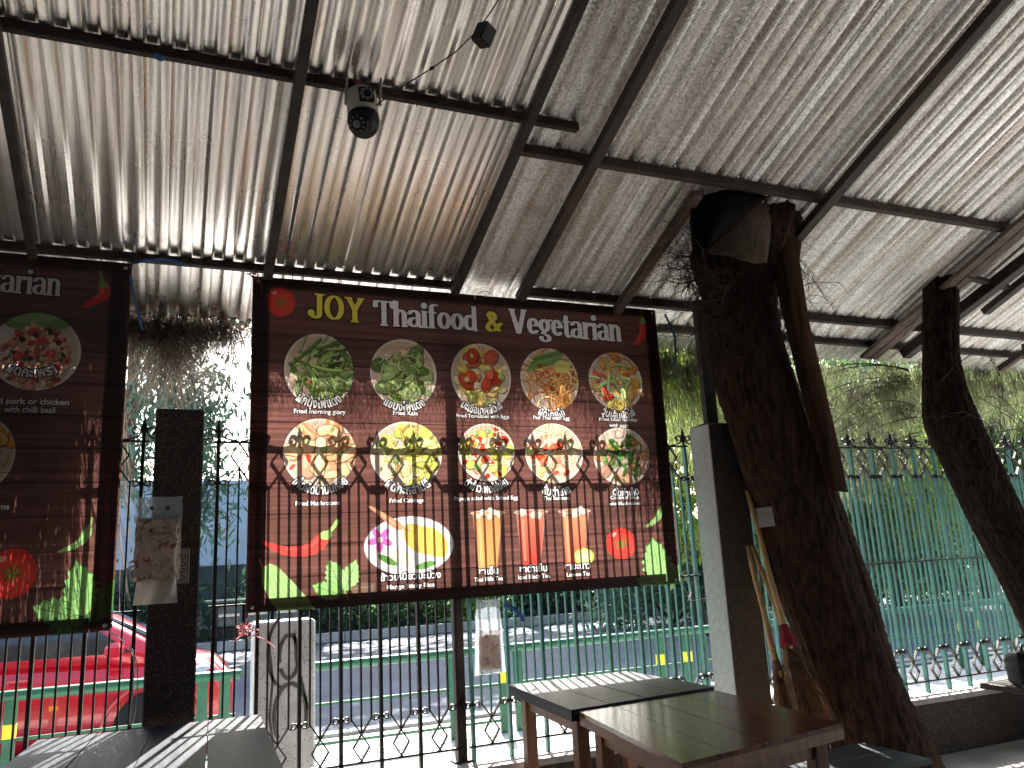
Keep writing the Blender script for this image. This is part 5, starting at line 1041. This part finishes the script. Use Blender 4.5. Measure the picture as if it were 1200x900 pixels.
def tissue(loc, sc, label, flip, rz):
    e = empty('tissue_pack', loc, R(rz), label, 'tissue pack', 'hanging tissue packs'); e.scale = (sc, sc, sc)
    if flip:
        pillow(.155, .25, .075, 3, taper=-.04).build('pack', M['tissue'], e, (0, 0, -.215)); pillow(.20, .47, .085, 4, taper=-.14).build('plastic_bag', M['clear'], e, (0, 0, -.13)); return e
    pillow(.205, .30, .07, 3, taper=-.0).build('pack', M['tissue'], e, (0, 0, -.19))
    hd_ = MB(); hd_.add([(-.105, 0, .0), (.105, 0, .0), (.100, -.004, .12), (-.100, .004, .12), (-.105, .002, 0.0), (.105, .002, 0.0), (.100, -.002, .12), (-.100, .006, .12)], [(0, 1, 2, 3), (7, 6, 5, 4)]); hd_.build('plastic_header', M['clear'], e, (0, -.01, -.06))
    for s_ in ((-.035, .035)): MB().lathe([(.002, -.001), (.010, -.001), (.010, .001), (.002, .001)], n=18, M=Matrix.Rotation(R(90), 3, 'X')).build('punched_hole', M['ink'], e, (s_, -.016, .005))
    rows = []; vs = []
    for j in range(7):
        for i in range(9): u = i/8*2-1; v = j/6; vs.append((u*(.085+.012*v), .012*math.sin(u*6+v*3)-.01, -.32-v*.125))
    if not flip: MB().add(vs, [(j*9+i, j*9+i+1, (j+1)*9+i+1, (j+1)*9+i) for j in range(6) for i in range(8)], True).build('loose_tissue', M['paper'], e)
    return e
q = at(187, 597, Y=4.16); tp1 = tissue(q, .97, 'floral tissue pack with loose tissue sticking out, hung on the dark terrazzo pillar', False, 3)
q = at(572, 722, Y=4.24); tp2 = tissue(q, .82, 'floral tissue pack in clear plastic hung on the gate post below the large banner', True, 4)
# oval brand mark on the first pack
fo = bpy.data.curves.new('flowers', 'FONT'); fo.body = 'flowers'; fo.size = .030; fo.align_x = 'CENTER'; fo.extrude = .0003; tob = bpy.data.objects.new('pack_lettering', fo); link(tob, tp1); tob.location = (.01, -.042, -.125); tob.rotation_euler = (R(90), 0, 0); fo.materials.append(M['ink'])
dg = bpy.context.evaluated_depsgraph_get(); tme = bpy.data.meshes.new_from_object(tob.evaluated_get(dg)); bpy.data.objects.remove(tob)
tob = inst('pack_lettering', tme, tp1, (.01, -.042, -.125), (R(90), 0, 0))
m = MB(); m.tube([(.01+.052*math.cos(a), -.040, -.117+.030*math.sin(a)) for a in np.linspace(0, 2*math.pi, 25)], .0009, 4, False); m.build('oval_outline', M['ink'], tp1)
pq = [at(x, y, Y=4.247) for x, y in ((207, 642), (219, 641), (219, 680), (205, 684))]
cd = MB().box((0, 0, 0), (.085, .006, .165), bev=.001).build('notice_card', M['card']); cd.location = at(211, 663, Y=4.253); tag(cd, 'small pale notice card on the dark pillar behind the tissue pack', 'card')
m = MB(); [m.box((.0, -.0045, z), (.070, .001, .003)) for z in (-.074, .074)]; [m.box((x, -.0045, 0), (.003, .001, .148)) for x in (-.034, .034)]; m.build('border', M['ink'], cd)
m = MB(); [m.strap([(.022*math.sin(a)+.004, -.055+k*.032+.010*math.cos(a)) for a in np.linspace(0, 5, 8)], .004, .001, -.0045) for k in range(4)]; m.build('symbol', M['ink'], cd)
# brooms leaning between the grey pillar and the thick trunk
def broom(top, bot, label, cloth, seed, fan=.09):
    t_, b_ = Vector(top), Vector(bot); e = empty('broom', b_, label=label, cat='broom', group='bamboo brooms leaning by the pillar'); d = (t_-b_); L = d.length; d.normalize(); n_ = 10
    path = [d*(L*k/n_)+Vector((.004*math.sin(k*1.7+seed), 0, 0)) for k in range(3, n_+1)]; MB().tube(path, [.0195-.0008*k for k in range(len(path))], 9).build('handle', M['bamboo'], e)
    for k in range(4, n_): MB().tube([d*(L*k/n_)-d*.004, d*(L*k/n_)+d*.004], .0185, 9).build('bamboo_joint', M['bamboo'], e)
    rr = random.Random(seed); m = MB(); side = d.cross(Vector((0, 1, 0))).normalized()
    for k in range(190):
        u = rr.uniform(-1, 1); v = rr.uniform(-.4, .4); a = d*(L*.36)+side*u*.022+Vector((0, v*.03, 0)); f = side*u*fan+Vector((0, v*fan, 0))+d*rr.uniform(-.03, .05); mid = (a+f)/2+side*u*.02; m.tube([a, mid, f], [.0024, .002, .0012], 3, False)
    bs = m.build('bristles', M['bristle'], e); bs['kind'] = 'stuff'
    if cloth: MB().lathe([(.024, 0), (.034, -.05), (.050, -.11), (.046, -.12)], c=d*(L*.40), n=14, M=(d.to_track_quat('Z', 'Y')).to_matrix()).build('cloth_wrap', M['redcloth'], e)
    else: MB().lathe([(.021, 0), (.024, -.05), (.028, -.06)], c=d*(L*.385), n=12, M=(d.to_track_quat('Z', 'Y')).to_matrix()).build('binding', M['bristle'], e)
broom(at(876, 575, Y=3.98), at(950, 852, Y=3.62), 'bamboo broom with a dark red cloth wrap above its bristles', True, 1)
broom(at(882, 640, Y=4.02), at(965, 860, Y=3.72), 'bamboo broom with spread brown bristles, nearest the trunk', False, 2, .11)
broom(at(876, 640, Y=3.99), at(932, 868, Y=3.66), 'bamboo broom with a pale handle, closest to the grey pillar', False, 3, .07)
# small stand with a black bag at the right edge
st = empty('small_stand', at(1188, 905, Z=0), label='small square topped metal stand at the bottom right corner', cat='stand'); sh = .50
st.location = (4.88, 3.55, 0)
MB().box((0, 0, sh), (.46, .42, .035), bev=.003).build('top', M['steel'], st); MB().box((-.02, 0, sh/2), (.035, .035, sh-.04)).build('leg', M['iron'], st); MB().box((0, 0, .01), (.34, .34, .02)).build('foot', M['iron'], st)
bgm = pillow(.26, .20, .22, 5).mesh('b', M['blackpl']); bg_ = empty('black_bag', (4.77, 3.50, sh+.12), R(12), 'shiny black bag slumped on the small stand at the right edge', 'bag'); inst('bag_body', bgm, bg_)
MB().tube([(-.08, 0, .08), (-.05, 0, .13), (.05, 0, .13), (.08, 0, .08)], .008, 6).build('handle', M['blackpl'], bg_)
MB().tube([(-.10, -.10, .02), (-.08, -.16, -.12), (.0, -.18, -.22), (.1, -.2, -.38)], [.02, .03, .035, .03], 8).build('strap', M['blackpl'], bg_)
